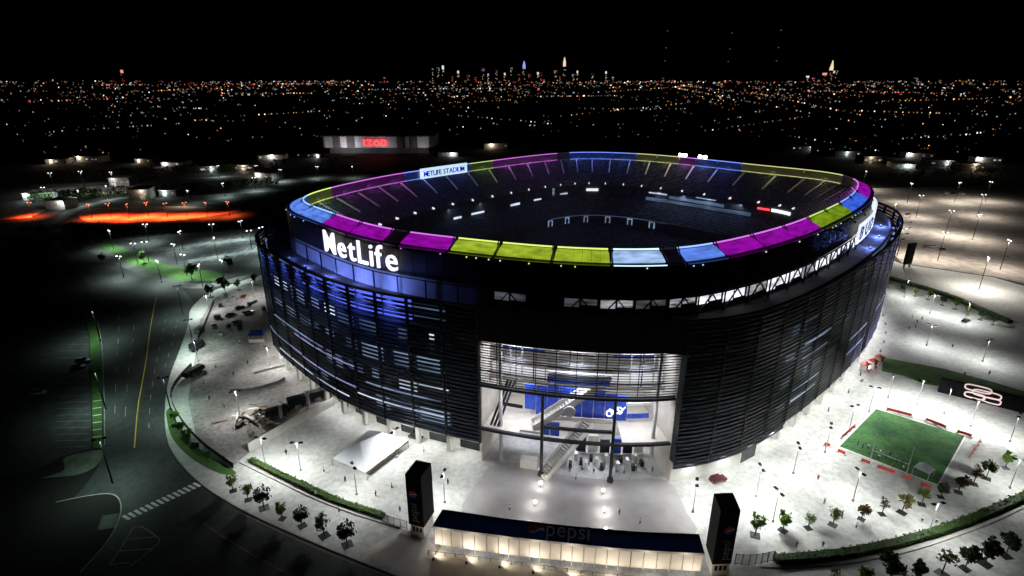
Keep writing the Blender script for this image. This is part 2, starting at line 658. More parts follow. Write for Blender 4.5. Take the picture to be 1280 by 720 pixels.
mat('entry_shade', (0.27, 0.255, 0.25), 0.75, second=(0.44, 0.425, 0.415), scale=0.08, detail=9)  # darker tone carries the weaker light in front of the hall
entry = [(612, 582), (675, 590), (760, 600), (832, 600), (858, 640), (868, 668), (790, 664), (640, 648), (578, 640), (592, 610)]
sheet('entry_shade', [p.xy for p in curve_pts([G(*p) for p in entry + entry[:1]], 3)[:-1]], 0.007, 'entry_shade')
road_l = [(60, 300), (92, 330), (116, 372), (124, 420), (127, 480), (128, 560), (112, 600), (60, 660), (20, 760), (200, 900), (700, 900), (1200, 900)]
road_r = [(120, 300), (150, 322), (205, 345), (238, 372), (242, 392), (228, 432), (214, 470), (208, 505), (210, 545), (223, 574), (253, 605), (301, 636), (369, 668), (441, 698), (521, 727), (641, 753), (781, 763), (901, 753), (1001, 736), (1101, 746), (1200, 770)]
sheet('road', [p.xy for p in curve_pts([G(u, v, GZ) for u, v in road_l[:9]], 4)] + [G(u, v, GZ).xy for u, v in road_l[9:]] +
      [p.xy for p in curve_pts([G(u, v, GZ) for u, v in reversed(road_r)], 4)], GZ + 0.02, 'asphalt')
RZ = GZ + 0.028


def marking(name, px, w, m, z=RZ, n=5):
    return ribbon(name, curve_pts([G(u, v, GZ) for u, v in px], n), w, z, m)


marking('centre_line', [(195, 372), (188, 410), (182, 455), (173, 505), (168, 560)], 0.3, 'paint_yellow')
marking('centre_line', [(255, 655), (300, 684), (350, 712), (400, 735)], 0.22, 'paint_dull')
marking('kerb_line', [(118, 380), (127, 430), (130, 490), (131, 556)], 0.2, 'paint_worn')
marking('kerb_line', [(300, 641), (368, 673), (440, 703), (505, 727)], 0.18, 'paint_dull')
lm = tag(bpy.data.objects.new('lane_marking', None), kind='structure')
col.objects.link(lm)
for path in ([(150, 385), (148, 420), (145, 470), (143, 540)], [(208, 392), (203, 420), (195, 455), (188, 500), (186, 545)], [(222, 400), (216, 425), (206, 460)], [(168, 380), (167, 420), (160, 470), (155, 545)]):
    pts = curve_pts([G(u, v, GZ) for u, v in path], 14)
    for i in range(0, len(pts) - 3, 5):
        ribbon('dash', pts[i:i + 3], 0.16, RZ, 'paint_worn', parent=lm)
# zebra crossing
zc = tag(bpy.data.objects.new('zebra_crossing', None), kind='structure')
col.objects.link(zc)
A, B2 = G(158, 647, GZ), G(246, 606, GZ)
ax = (B2 - A).normalized()
for i in range(14):
    p = A.lerp(B2, i / 13)
    q = Vector((-ax.y, ax.x, 0))
    dv = (q * 0.98 - ax * 0.25).normalized()
    mb = MB()
    mb.quad(*[(p + dv * s1 * 1.35 + ax * s2 * 0.36).to_tuple()[:2] + (RZ,) for s1, s2 in ((-1, -1), (-1, 1), (1, 1), (1, -1))])
    mb.build('stripe', 'paint_white', zc)
# hatched traffic island painted on the road
hz = tag(bpy.data.objects.new('hatched_island', None), kind='structure')
col.objects.link(hz)
for path in ([(166, 660), (178, 659), (197, 672), (199, 677), (188, 688), (162, 708)], [(166, 660), (152, 684), (137, 706)], [(159, 674), (194, 671)], [(147, 689), (190, 686)], [(135, 706), (162, 703)]):
    ribbon('painted_line', curve_pts([G(u, v, GZ) for u, v in path], 3), 0.26, RZ, 'paint_worn', parent=hz)
# left verge, islands, car park
sheet('verge', [G(*p, GZ).xy for p in ((100, 375), (116, 372), (124, 420), (127, 480), (128, 560), (117, 560), (114, 480), (112, 420))], GZ + 0.12, 'grass', thick=0.12)
sheet('traffic_island', [p.xy for p in curve_pts([G(*p, GZ) for p in ((52, 598), (80, 588), (82, 572), (126, 563), (127, 572), (118, 584), (95, 594), (52, 598))], 4)[:-1]], GZ + 0.13, 'slab_greenish', thick=0.13)
sheet('corner_lawn', [p.xy for p in curve_pts([G(*p, GZ) for p in ((20, 640), (70, 628), (110, 620), (140, 618), (151, 630), (147, 655), (128, 685), (100, 716), (60, 760), (10, 760), (20, 640))], 4)[:-1]], GZ + 0.1, 'soil', thick=0.1)
ribbon('kerb', curve_pts([G(*p, GZ) for p in ((70, 628), (110, 620), (140, 618), (151, 630), (147, 655), (128, 685), (100, 716))], 5), 0.25, GZ + 0.1, 'concrete', h=0.03)
sheet('corner_ramp', [G(*p, GZ).xy for p in ((128, 645), (149, 642), (146, 660), (122, 663))], GZ + 0.112, 'slab_greenish')
sheet('car_park', [G(*p, GZ).xy for p in ((-60, 380), (98, 376), (111, 420), (113, 480), (115, 560), (80, 570), (40, 590), (-60, 600))], GZ + 0.012, 'lot_asphalt')
ladder = tag(bpy.data.objects.new('verge_hatching', None), kind='structure')
col.objects.link(ladder)
for v in range(502, 556, 9):
    ribbon('painted_line', [G(116, v, GZ), G(127, v - 1.5, GZ)], 0.35, GZ + 0.125, 'paint_white', parent=ladder)
stall = tag(bpy.data.objects.new('parking_stall_lines', None), kind='structure')
col.objects.link(stall)
for v in range(415, 560, 8):
    ribbon('stall_line', [G(70, v, GZ), G(111, v - 1, GZ)], 0.12, GZ + 0.018, 'paint_worn', parent=stall)

# distant parking lots
sheet('lot_left', [G(*p, GZ).xy for p in ((95, 300), (345, 288), (345, 335), (280, 348), (190, 330), (120, 318))], GZ + 0.03, 'lot_asphalt')
sheet('lot_grass', [p.xy for p in curve_pts([G(*p, GZ) for p in ((150, 312), (200, 330), (275, 341), (262, 350), (215, 350), (160, 328), (150, 312))], 4)[:-1]], GZ + 0.04, 'grass')
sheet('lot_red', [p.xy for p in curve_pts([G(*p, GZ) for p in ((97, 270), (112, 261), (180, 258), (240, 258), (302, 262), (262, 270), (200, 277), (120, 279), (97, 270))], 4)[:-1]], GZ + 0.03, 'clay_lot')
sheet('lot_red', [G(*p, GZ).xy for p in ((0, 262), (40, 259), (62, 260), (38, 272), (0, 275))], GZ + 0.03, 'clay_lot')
sheet('lot_far', [G(*p, GZ).xy for p in ((45, 212), (150, 208), (160, 216), (100, 226), (50, 222))], GZ + 0.03, 'lot_gravel')
sheet('lot_back', [G(*p, GZ).xy for p in ((190, 232), (400, 222), (380, 244), (330, 262), (235, 252))], GZ + 0.03, 'lot_asphalt')
sheet('lot_middle', [G(*p, GZ).xy for p in ((250, 205), (520, 196), (470, 214), (270, 222))], GZ + 0.035, 'lot_asphalt')
sheet('lot_right', [G(*p, GZ).xy for p in ((1060, 236), (1300, 231), (1400, 300), (1360, 372), (1243, 346), (1128, 329), (1100, 300))], GZ + 0.03, 'lot_gravel')

# aisles and slip roads between the dark lots
mat('aisle_pale', (0.10, 0.115, 0.12), 0.8, second=(0.26, 0.28, 0.28), scale=0.03, grain=0.6)
mat('slip_road', (0.05, 0.055, 0.052), 0.8, second=(0.13, 0.13, 0.12), scale=0.03, grain=0.5)
for i, (path, w, m) in enumerate([
        ([(128, 301), (190, 296), (260, 291), (345, 286)], 9, 'aisle_pale'), ([(175, 314), (240, 307), (300, 300), (345, 295)], 8, 'aisle_pale'), ([(235, 327), (285, 319), (345, 309)], 7, 'aisle_pale'),
        ([(90, 298), (118, 312), (160, 331), (215, 353), (262, 357), (310, 345), (345, 336)], 7, 'slip_road'), ([(30, 292), (70, 276), (96, 262), (150, 248), (230, 240)], 9, 'slip_road'),
        ([(30, 300), (85, 286), (170, 284), (260, 281), (345, 276)], 6, 'slip_road'), ([(160, 244), (260, 232), (400, 226)], 12, 'slip_road'), ([(40, 232), (150, 228), (260, 222), (420, 214)], 14, 'slip_road'),
        ([(230, 214), (330, 208), (450, 204)], 14, 'aisle_pale'), ([(240, 246), (320, 240), (380, 236)], 8, 'aisle_pale'), ([(60, 200), (200, 196), (380, 194)], 20, 'slip_road')]):
    ribbon('service_road', curve_pts([G(u, v, GZ) for u, v in path], 6), w, GZ + 0.05 + 0.006 * i, m)
for path, w, i in (([(98, 292), (140, 310), (185, 328), (230, 343)], 8, 0), ([(110, 284), (200, 281), (300, 277)], 5, 1), ([(150, 322), (215, 345), (270, 350)], 4, 2), ([(60, 246), (160, 240), (240, 233)], 14, 3)):
    ribbon('lawn_verge', curve_pts([G(u, v, GZ) for u, v in path], 6), w, GZ + 0.13 + 0.006 * i, 'grass')
stl = tag(bpy.data.objects.new('lot_stall_lines', None), kind='structure')
col.objects.link(stl)
for (a, c) in (((140, 299.5), (340, 287.5)), ((190, 312), (340, 297)), ((245, 325.5), (340, 310.5))):
    A, C2 = G(*a, GZ), G(*c, GZ)
    n = int((C2 - A).length / 5.6)
    for i in range(n):
        p = A.lerp(C2, i / n)
        for sgn in (-1, 1):
            ribbon('stall_line', [p + Vector((0, sgn * 4.6, 0)), p + Vector((0, sgn * 9.6, 0))], 0.3, GZ + 0.2, 'paint_worn', parent=stl)

# green practice field
fx = [G(1095, 511), G(1206, 545), G(1172, 606), G(1049, 558)]
sheet('practice_field', [p.xy for p in fx], 0.02, 'turf')
pl = tag(bpy.data.objects.new('field_line', None), kind='structure')
col.objects.link(pl)
cx = sum(fx, Vector()) / 4
for i in range(4):
    ribbon('painted_line', [fx[i] + (fx[i] - cx) * 0.012, fx[(i + 1) % 4] + (fx[(i + 1) % 4] - cx) * 0.012], 0.4, 0.026, 'paint_white', parent=pl)

# planting strips
sheet('lawn_strip', [G(*p).xy for p in ((1105, 447), (1180, 461), (1243, 478), (1300, 495), (1300, 512), (1200, 487), (1155, 480), (1130, 470), (1102, 464))], 0.03, 'grass')
sheet('planting_bed', [p.xy for p in curve_pts([G(*p) for p in ((207, 515), (215, 510), (225, 535), (250, 562), (295, 590), (275, 592), (238, 572), (214, 545), (207, 515))], 4)[:-1]], 0.03, 'grass')

# ------------------------------------------------------------------ the stadium
ST = thing('stadium', 'huge oval stadium with dark louvred walls and a colour lit rim', 'stadium', (0, 0, 0))
Z0, ZT = 6.2, 46.0                      # louvre skin
PITCH_S, SLAT = 1.22, 0.66
NROW = int((ZT - Z0) / PITCH_S)

slats = []
for k in range(GB, NB):
    fc = facing(k + 0.5)
    d = (at(k + 0.5, 12, 25) - CAMP).length
    for r in range(NROW):
        slats.append((-(fc / d) if fc > 0 else 1, k, r))
slats.sort()
rest = MB()
for i, (sc_, k, r) in enumerate(slats):
    z = Z0 + 0.3 + r * PITCH_S
    b = MB() if i < 300 else rest
    arc(b, k + 0.012, k + 0.988, 11.75, 12.0, z, z + SLAT, 2)
    if i < 300:
        b.build('louvre_slat', 'slat_metal', ST)
rest.build('louvre_slats', 'slat_metal', ST)['kind'] = 'stuff'
for k in (5, 6, 7, 8):
    for r in range(2):
        b = MB()
        arc(b, k + 0.012, k + 0.988, 11.75, 12.0, Z0 + 0.3 - (r + 1) * 1.0, Z0 + 0.3 - (r + 1) * 1.0 + SLAT, 2)
        b.build('louvre_slat', 'slat_metal', ST)
for k in range(NB):
    if 0 < k < GB:
        continue
    b = MB()
    arc(b, k - 0.022, k + 0.022, 11.2, 12.15, Z0, ZT, 1)
    b.build('facade_post', 'dark_steel', ST)
for k in range(GB, NB):
    b = MB()
    arc(b, k, k + 1, 11.5, 12.3, ZT, ZT + 0.7, 2)
    b.build('parapet_rail', 'dark_steel', ST)
# backing wall, floors behind the louvres, lit glazing
for k in range(GB, NB):
    b = MB()
    arc(b, k, k + 1, 8.4, 8.8, Z0, 44.4, 2)
    b.build('inner_wall', 'dark_concrete', ST)
LEV = [Z0 + i * 7.96 for i in range(6)]
for l in range(1, 5):
    b = MB()
    arc(b, GB, NB, 8.8, 11.4, LEV[l] - 0.35, LEV[l], 150)
    b.build('floor_slab', 'dark_concrete', ST)


def pane_for(k, l):
    """What is lit behind the louvres, bay by bay and storey by storey."""
    rnd = random.random()
    if k >= NB - 1:                     # dark corner beside the entrance
        return None
    if k >= 62:
        if l == 4 and 66 <= k <= 70:
            return 'blue_wash_pane'  # added glowing panel behind the louvres for their blue wash
        if l == 3:
            return 'pane_bright' if k == 71 or rnd < 0.15 else ('pane_mid' if rnd < 0.65 else 'pane_dim')
        if l == 2:
            return 'pane_mid' if k >= 69 or rnd > 0.45 else 'pane_dim'
        if l == 1:
            return 'pane_bright' if k >= 70 else ('pane_mid' if rnd < 0.6 else 'pane_dim')
        return 'pane_mid' if rnd < 0.5 else 'pane_dim'
    if 5 <= k <= 8:
        return None
    if k in (9, 10):
        return {0: 'pane_mid', 1: 'pane_mid', 2: 'pane_mid', 3: 'pane_dim'}.get(l)
    if k in (11, 12):
        return 'pane_dim' if l < 2 else None
    if k in (13, 14):
        return 'pane_mid' if l in (0, 1) else ('pane_dim' if l == 2 else None)
    if 15 <= k <= 21:
        return 'pane_mid' if l < 2 or rnd < 0.3 else 'pane_dim'
    return 'pane_dim' if rnd < 0.3 else None


for k in range(GB, NB):
    for l in range(5):
        m = pane_for(k, l)
        if not m or (facing(k + 0.5) < -0.25):
            continue
        z = LEV[l] + (1.2 if m != 'blue_wash_pane' else 0.3)
        top = LEV[l] + (5.6 if m != 'blue_wash_pane' else 6.3)
        b = MB()
        a0 = k + (0.03 if m == 'blue_wash_pane' or random.random() < 0.6 else random.uniform(0.1, 0.5))
        a1 = k + (0.97 if m == 'blue_wash_pane' or random.random() < 0.6 else random.uniform(0.6, 0.9))
        zc = z if m == 'blue_wash_pane' else z + random.choice([0, 0, 1.2, 2.4])
        arc(b, a0, a1, 8.8, 8.88, zc, top, 2)
        if m == 'pane_mid' and random.random() < 0.5:
            arc(b, k + 0.03, k + 0.97, 8.8, 8.88, LEV[l] + 6.2, LEV[l] + 7.0, 2)
        if b.v:
            b.build('window', m, ST)
# light strips that run in the lower louvres
for k0, k1, z, m in ((63, 66, 14.2, 'strip_violet'), (66, 69, 13.6, 'strip_violet'), (64, 66.6, 9.2, 'strip_cool'), (66.9, 68.6, 9.2, 'strip_cool'), (69, 72, 12.0, 'strip_cool'),
                     (65.6, 69, 20.5, 'strip_violet'), (64, 67.5, 22.2, 'pane_mid'), (69.4, 71.9, 16.8, 'pane_mid'), (9.1, 10.6, 13, 'strip_cool'), (9.1, 10.7, 16.5, 'pane_mid'),
                     (9.3, 10.9, 26, 'pane_mid'), (9.3, 11, 30.5, 'pane_mid'), (13.1, 14.8, 14, 'pane_mid'), (13.1, 15, 19.5, 'pane_mid'), (16, 20, 21, 'pane_mid')):
    b = MB()
    arc(b, k0, k1, 12.02, 12.12, z, z + 0.36, 6)
    b.build('light_strip', m, ST)
def BO_(k):
    return 11.3 if 5 <= k <= 7 else 7.5


# base storey: recessed wall, columns, soffit with lamps
for k in range(GB, NB):
    b = MB()
    arc(b, k, k + 1, 3.6, BO_(k), 0, Z0, 2)
    w = b.build('base_wall', 'pale_concrete', ST)
    if facing(k + 0.5) > -0.2:
        b = MB()
        arc(b, k + 0.2, k + 0.8, BO_(k), BO_(k) + 0.12, 0.02, 4.4 if k == 7 else 3.4, 1)
        if k not in (5, 6):
            b.build('door', 'glass_dark' if k % 3 else 'dark_steel', w)
b = MB()
arc(b, GB, NB, 3.6, 11.7, Z0 - 0.3, Z0 + 0.05, 150)
b.build('soffit', 'pale_concrete', ST)
for k in range(GB, NB):
    if facing(k) < -0.3 or 5 <= k <= 8:
        continue
    b = MB()
    arc(b, k - 0.06, k + 0.06, 9.6, 10.8, 0, Z0 - 0.3, 1)
    b.build('column', 'pale_concrete', ST)
for k in list(range(5, 24)) + list(range(60, 73)):
    b = MB()
    arc(b, k + 0.42, k + 0.58, 10.4, 11.4, Z0 - 0.42, Z0 - 0.3, 1)
    b.build('soffit_lamp', 'lamp_white', ST)
    light('soffit_light', 'SPOT', at(k + 0.5, 11.6 if not 5 <= k <= 7 else 13.4, Z0 - 0.6), 1300 if k < 30 else 900, (0.97, 1, 0.98), ST, 0.4, 150, 0.8)
# terrace on top of the louvre skin, lit concourse strip, truss, fascia
b = MB()
arc(b, 0, NB, 0.2, 11.4, 41.4, 42, 150)
b.build('terrace', 'dark_concrete', ST)
TR = {}
for k in range(NB):
    if 6 <= k <= 17:
        TR[k] = 'truss_white' if k not in (8, 11) else 'truss_mid'
    elif k in (5, 3):
        TR[k] = 'truss_mid'
    elif k in (0, 2, 4):
        TR[k] = 'truss_dim'
    else:
        TR[k] = None
for k in range(NB):
    b = MB()
    arc(b, k, k + 1, 0.4, 0.7, 42, 47.6, 2)
    w = b.build('concourse_wall', 'concrete' if k >= 62 or 15 <= k <= 24 else 'dark_concrete', ST)  # paler tone in the end bays strengthens the blue terrace light
    if facing(k + 0.5, 1) > -0.3:
        if TR[k]:
            g0 = MB()
            zz = random.uniform(42.6, 44.0) if k > 6 else 44.6
            arc(g0, k + 0.05, k + 0.46, 0.7, 0.78, zz, 46.9, 1)
            arc(g0, k + 0.52, k + 0.95, 0.7, 0.78, zz + random.uniform(0, 0.8), 46.9, 1)
            g0.build('concourse_window', TR[k], ST)
        t = MB()
        for a0, a1, za, zb in ((0, 0.5, 42, 47.4), (0.5, 1, 47.4, 42)) if k < 61 else ():
            t.beam(at(k + a0, 1.6, za), at(k + a1, 1.6, zb), 0.3, 0.3)
        t.beam(at(k, 1.6, 47.4), at(k + 1, 1.6, 47.4), 0.3, 0.3)
        t.beam(at(k, 1.7, 42), at(k, 1.7, 47.6), 0.35, 0.35)
        t.build('truss', 'dark_steel', ST)
    b = MB()
    arc(b, k + 0.01, k + 0.49, 0.1, 0.5, 47.6, 55, 1)
    arc(b, k + 0.51, k + 0.99, 0.1, 0.5, 47.6, 55, 1)
    b.build('fascia_panel', 'fascia_metal', ST)
b = MB()
arc(b, 0, NB, -0.6, 0.1, 47.6, 54.9, 150)
b.build('fascia_backing', 'black_cladding', ST)
# steps of a skin that rises over the entrance
b = MB()
arc(b, 1.0, 4.6, 11.4, 12.1, 46.6, 47.8, 6)
b.build('parapet_step', 'black_cladding', ST)

# coloured rim: each panel glows by itself
seq = [(0, 'green'), (1, 'green'), (2, 'green'), (3, 'green'), (4, 'ice'), (5, 'off'), (6, 'sky'), (7, 'sky'), (8, 'magenta'), (9, 'magenta'), (10, 'magenta')]
RIM = []


def rim_colour(k):
    """Colour of the rim lights at bay k, read round the stadium from the entrance."""
    table = [(-0.7, 'green'), (1.0, 'green'), (3.4, 'green'), (4.95, 'ice'), (5.5, 'off'), (7.2, 'sky'), (12.3, 'magenta'), (15.5, 'lime'), (18.6, 'blue'), (22.5, 'magenta'),
             (25, 'off'), (30, 'olive'), (32.6, 'blue'), (33.6, 'magenta'), (36.6, 'olive'), (41.8, 'blue'), (42.9, 'off'), (48, 'magenta'), (49.6, 'lime'), (53.8, 'blue'), (58.6, 'magenta'),
             (60.8, 'green'), (65.9, 'sky'), (69.3, 'magenta'), (69.9, 'off'), (71.6, 'magenta'), (73, 'green')]
    for lim, c in table:
        if k < lim:
            return c
    return 'green'


kb = [0.0, 1.65, 3.3, 4.95, 5.55, 7.15, 8.85, 10.6, 12.35, 13.9, 15.5, 17.05, 18.6, 20.5, 22.5, 24]
kb += [27, 30, 31.3, 32.6, 33.6, 35.1, 36.6, 38.3, 40.1, 41.8, 42.9, 44.6, 46.3, 48, 49.6, 51.7, 53.8, 55.4, 57, 58.6, 60.8, 62.5, 64.2, 65.9, 67.6, 69.3, 69.95, 71.65, NB]
CN = {'blue': 'blue', 'sky': 'pale blue', 'ice': 'icy white blue', 'magenta': 'magenta', 'green': 'yellow green', 'lime': 'green', 'olive': 'dim olive', 'off': 'unlit', 'white': 'white'}
for a0, a1 in zip(kb[:-1], kb[1:]):
    c = rim_colour((a0 + a1) / 2)
    front = facing((a0 + a1) / 2, 0) > -0.35
    e = 0.05 if front else 0.02
    N = 6
    # sloped outer panel made of four strips with thin joints
    fr = MB()
    arc(fr, a0 + e, a1 - e, -6.2, 0.3, 54.4, 54.9, N)
    arc(fr, a0 + e, a1 - e, -0.5, 0.3, 54.9, 56.2, N)
    P = fr.build('rim_beam', 'dark_steel', ST)
    b = MB()
    for i in range(N):
        k0 = a0 + e + (a1 - a0 - 2 * e) * (i + 0.02) / N
        k1 = a0 + e + (a1 - a0 - 2 * e) * (i + 0.98) / N
        lo, hi = -0.9, -5.0
        b.hexa([at(k0, lo, 56.3), at(k1, lo, 56.3), at(k1, hi, 57.9), at(k0, hi, 57.9), at(k0, lo, 56.7), at(k1, lo, 56.7), at(k1, hi, 58.3), at(k0, hi, 58.3)])
    o = b.build('rim_panel', 'rim_' + c, ST)
    o['label'] = f'{CN[c]} rim light panel'
    b = MB()                            # inner face, seen across the bowl
    arc(b, a0 + e, a1 - e, -5.75, -5.5, 54.9, 58.3, N)
    b.build('inner_rim_panel', 'inner_' + c, ST)
    b = MB()
    arc(b, a0 + e, a1 - e, -5.85, -5.4, 58.4, 58.7, N)
    b.build('edge_light', 'edge_' + c, ST)
    b = MB()
    arc(b, a0 + e, a1 - e, -6.2, -5.8, 54.6, 54.9, N)
    b.build('edge_light', 'edge_' + c, ST)
    b = MB()                            # light band along the foot of the outer panel
    arc(b, a0 + e, a1 - e, 0.3, 0.45, 55.9, 56.15, N)
    b.build('edge_light', 'skirt_' + c if c != 'ice' else 'edge_ice', ST)
    if facing((a0 + a1) / 2, 0) < 0.35 and c != 'off':
        km = (a0 + a1) / 2
        src = at(km, -7.2, 57.6)
        aim = at(km, -20, 46) - src
        light('rim_wash', 'AREA', src, 1300, [min(1, x * 0.9 + 0.10) for x in RIMC[c]], ST, (13, 1.0), rot=aim.to_track_quat('-Z', 'X').to_euler())
    if front and c != 'off':
        for q in range(4):
            if random.random() < 0.6:
                continue
            kk = a0 + (a1 - a0) * (q + 0.5 + random.uniform(-0.2, 0.2)) / 4
            b = MB()
            arc(b, kk, kk + 0.03, 0.5, 0.75, 55.3, 55.6, 1)
            b.build('rim_fixture', 'deck_glow' if random.random() < 0.5 else 'edge_' + c, ST)
    if front:
        for kk in (a0 + 0.06, a1 - 0.06):
            b = MB()
            b.beam(at(kk, 1.0, 52.5), at(kk, -5.5, 59), 0.25, 0.25)
            b.build('rim_bracket', 'dark_steel', ST)
# tower lamps on the far rim
for k in (32.3, 33.2, 33.5, 32.0):
    b = MB()
    arc(b, k, k + 0.16, -6.1, -5.2, 59.2, 60.4, 1)
    b.build('rim_floodlight', 'lamp_white', ST)

# bowl: three decks as stepped rows, walls between, pitch
def deck(name, o0, z0, o1, z1, rows, m):
    b = MB()
    n = 146
    prof = []
    for i in range(rows):
        oa = o0 + (o1 - o0) * i / rows
        ob = o0 + (o1 - o0) * (i + 1) / rows
        za = z0 + (z1 - z0) * i / rows
        zb = z0 + (z1 - z0) * (i + 1) / rows
        prof += [(oa, za), (ob, za), (ob, zb)]
    vs = []
    for j in range(n):
        k = NB * j / n
        vs += [at(k, o, z) for o, z in prof]
    L = len(prof)
    fs = []
    for j in range(n):
        for i in range(L - 1):
            a = j * L + i
            c = ((j + 1) % n) * L + i
            fs.append((a, c, c + 1, a + 1))
    b.add(vs, fs)
    return b.build(name, m, ST)


deck('upper_deck', -6.4, 54.4, -26, 42.5, 20, 'seat_dark')
deck('suite_front', -26, 42.5, -26.4, 35.5, 1, 'dark_concrete')
deck('middle_deck', -26.4, 35.5, -40, 27.5, 12, 'seat_dark')
deck('middle_wall', -40, 27.5, -40.4, 23.5, 1, 'dark_concrete')
deck('lower_deck', -40.4, 23.5, -76, 3, 24, 'seat_dark')
b = MB()
b.add([at(NB * i / 100, -75.8, 2.9) for i in range(100)], [tuple(range(100))])
b.build('pitch', 'field_turf', ST)
for i in range(60):
    k = 22.5 + i * 0.72
    if k > 64:
        break
    b = MB()
    q0, q1, q2, q3 = at(k, -7.4, 54.1), at(k + 0.09, -7.4, 54.1), at(k + 0.09, -17, 48.3), at(k, -17, 48.3)
    u3 = Vector((0, 0, 0.55))
    b.hexa([q0, q1, q2, q3, q0 + u3, q1 + u3, q2 + u3, q3 + u3])
    if i % 2 == 0:
        b.build('aisle', 'aisle_concrete', ST)
# small lamps on the lip of the upper deck, suite lights, vomitories, boards
for i in range(24):
    k = 24.6 + i * 1.55
    b = MB()
    arc(b, k, k + 0.07, -26.2, -25.7, 43.0, 43.7, 1)
    arc(b, k + 0.02, k + 0.05, -25.6, -25.0, 42.9, 44.0, 1)
    b.build('deck_lamp', 'deck_glow', ST)
for k0, k1, z0, z1, m in ((29.5, 33.2, 38.5, 40.0, 'pane_dim'), (33.4, 34.8, 40.2, 40.8, 'pane_bright'), (28, 35, 36.2, 37.8, 'pane_dim'), (45.2, 45.9, 37, 37.7, 'pane_bright'), (47.2, 48, 36.6, 37.6, 'pane_bright'),
                          (50.2, 51.2, 36.3, 37.2, 'pane_bright'), (52.0, 52.6, 36.1, 37, 'pane_bright'), (42.5, 43.3, 38, 38.7, 'pane_bright'), (43.9, 44.1, 38, 42, 'pane_mid'), (30, 31.3, 41.2, 41.6, 'pane_mid')):
    b = MB()
    arc(b, k0, k1, -26.9, -26.5, z0, z1, 6)
    b.build('suite_window', m, ST)
for k in (28.6, 30.4, 32.2, 34.0, 50.5, 53):
    b = MB()
    arc(b, k - 0.3, k + 0.3, -26.3, -25.9, 41.6, 41.8, 2)
    b.build('suite_lamp', 'deck_glow', ST)
    src = at(k, -27.2, 41.6)
    light('suite_light', 'AREA', src, 700 if k < 40 else 250, (0.5, 0.66, 1), ST, (9, 0.6), rot=(at(k, -33, 31) - src).to_track_quat('-Z', 'X').to_euler())
for i, k in enumerate((33.5, 35.6, 37.8, 40.2, 42.6, 44.6)):
    b = MB()
    for a0, a1, z0, z1 in ((0, 0.09, 24, 27.4), (0.42, 0.51, 24, 27.4), (0.09, 0.42, 27, 27.4)):
        arc(b, k + a0, k + a1, -40.9, -40.5, z0, z1, 1)
    b.build('tunnel_frame', 'pane_mid', ST)
b = MB()
arc(b, 32.5, 44.8, -40.2, -39.8, 27.6, 27.9, 30)
b.build('deck_light_line', 'pane_dim', ST)  # faint line of light on the wall, made as a glowing rail
b = MB()
arc(b, 39.2, 40.4, -27.3, -26.7, 39.2, 40.6, 3)
b.build('score_board', 'board_white', ST)
b = MB()
arc(b, 24.6, 26.6, -27.3, -26.7, 40.2, 41.6, 4)
b.build('score_board', 'sign_white', ST)
b = MB()
arc(b, 26.8, 27.6, -27.3, -26.7, 40.4, 41.2, 3)
b.build('score_board', 'sign_red', ST)


def curved_text(s, kstart, kend, off, z, size, depth, m, parent, bold=0.0, inward=False, xs=1.0):
    run, W = text_run(s, size, depth, m, bold)
    for x, w, me in run:
        f = (x + w / 2) / W
        k = kstart + (kend - kstart) * f
        p = at(k, off, z)
        n = outward(k)
        t = along(k)
        if inward:
            n, t = -n, -t
        o = bpy.data.objects.new('letter', me)
        col.objects.link(o)
        M4 = frame_matrix(p, t, n)
        o.matrix_world = M4 @ Matrix.Diagonal((xs, 1, 1, 1)) @ Matrix.Translation((-w / 2, 0, 0))
        o.parent = parent
    return W


# big white letters on the left fascia
sg = bpy.data.objects.new('name_sign', None)
col.objects.link(sg)
sg.parent = ST
sg['label'] = 'large glowing white name letters'
KS, KE = 66.4, 70.1
LEN = (at(KE, 1.6, 0) - at(KS, 1.6, 0)).length
curved_text('MetLife', KS, KE, 1.9, 49.0, 9.9, 0.5, 'sign_white', sg, bold=0.03, xs=1.0)
# white board on the right fascia
b = MB()
arc(b, 15.6, 22.6, 1.9, 2.4, 44.8, 52.0, 20)
bs = b.build('fascia_board', 'board_white', ST)
bs['label'] = 'long white advertising board with dark letters'
curved_text('BUD LIGHT', 15.7, 22.5, 2.55, 46.0, 6.8, 0.15, 'print_black', bs, bold=0.1, xs=1.55)
# white sign on the far inner rim
b = MB()
arc(b, 49.9, 52.9, -6.8, -6.4, 54.6, 59.4, 8)
bs = b.build('inner_rim_board', 'board_blue_white', ST)
curved_text('METLIFE STADIUM', 52.7, 50.1, -7.0, 55.6, 3.4, 0.15, 'blue_panel', bs, bold=0.05, inward=True)

# blue flood lamps on the terrace
for k, p in ((64.4, 600), (65.6, 1400), (67, 3000), (68.4, 3600), (69.8, 2600), (16.5, 2500), (18.5, 4500), (20.5, 4000)):
    b = MB()
    arc(b, k - 0.04, k + 0.04, 5.2, 5.8, 42, 42.7, 1)
    b.build('terrace_lamp', 'inner_sky', ST)
    light('terrace_light', 'POINT', at(k, 5.5, 43.4), p, (0.16, 0.24, 1), ST, 0.3)

for k in range(14, 23):  # uplights added to give the right facade end its lavender light
    b = MB()
    arc(b, k + 0.4, k + 0.6, 15.2, 15.9, 0.0, 0.35, 1)
    b.build('added_uplight', 'inner_white', ST)
    src = at(k + 0.5, 15.6, 0.6)
    light('added_uplight_beam', 'SPOT', src, 90000, (0.72, 0.7, 1), ST, 0.3, 100, 0.9, rot=(at(k + 0.5, 12, 22) - src).to_track_quat('-Z', 'Y').to_euler())

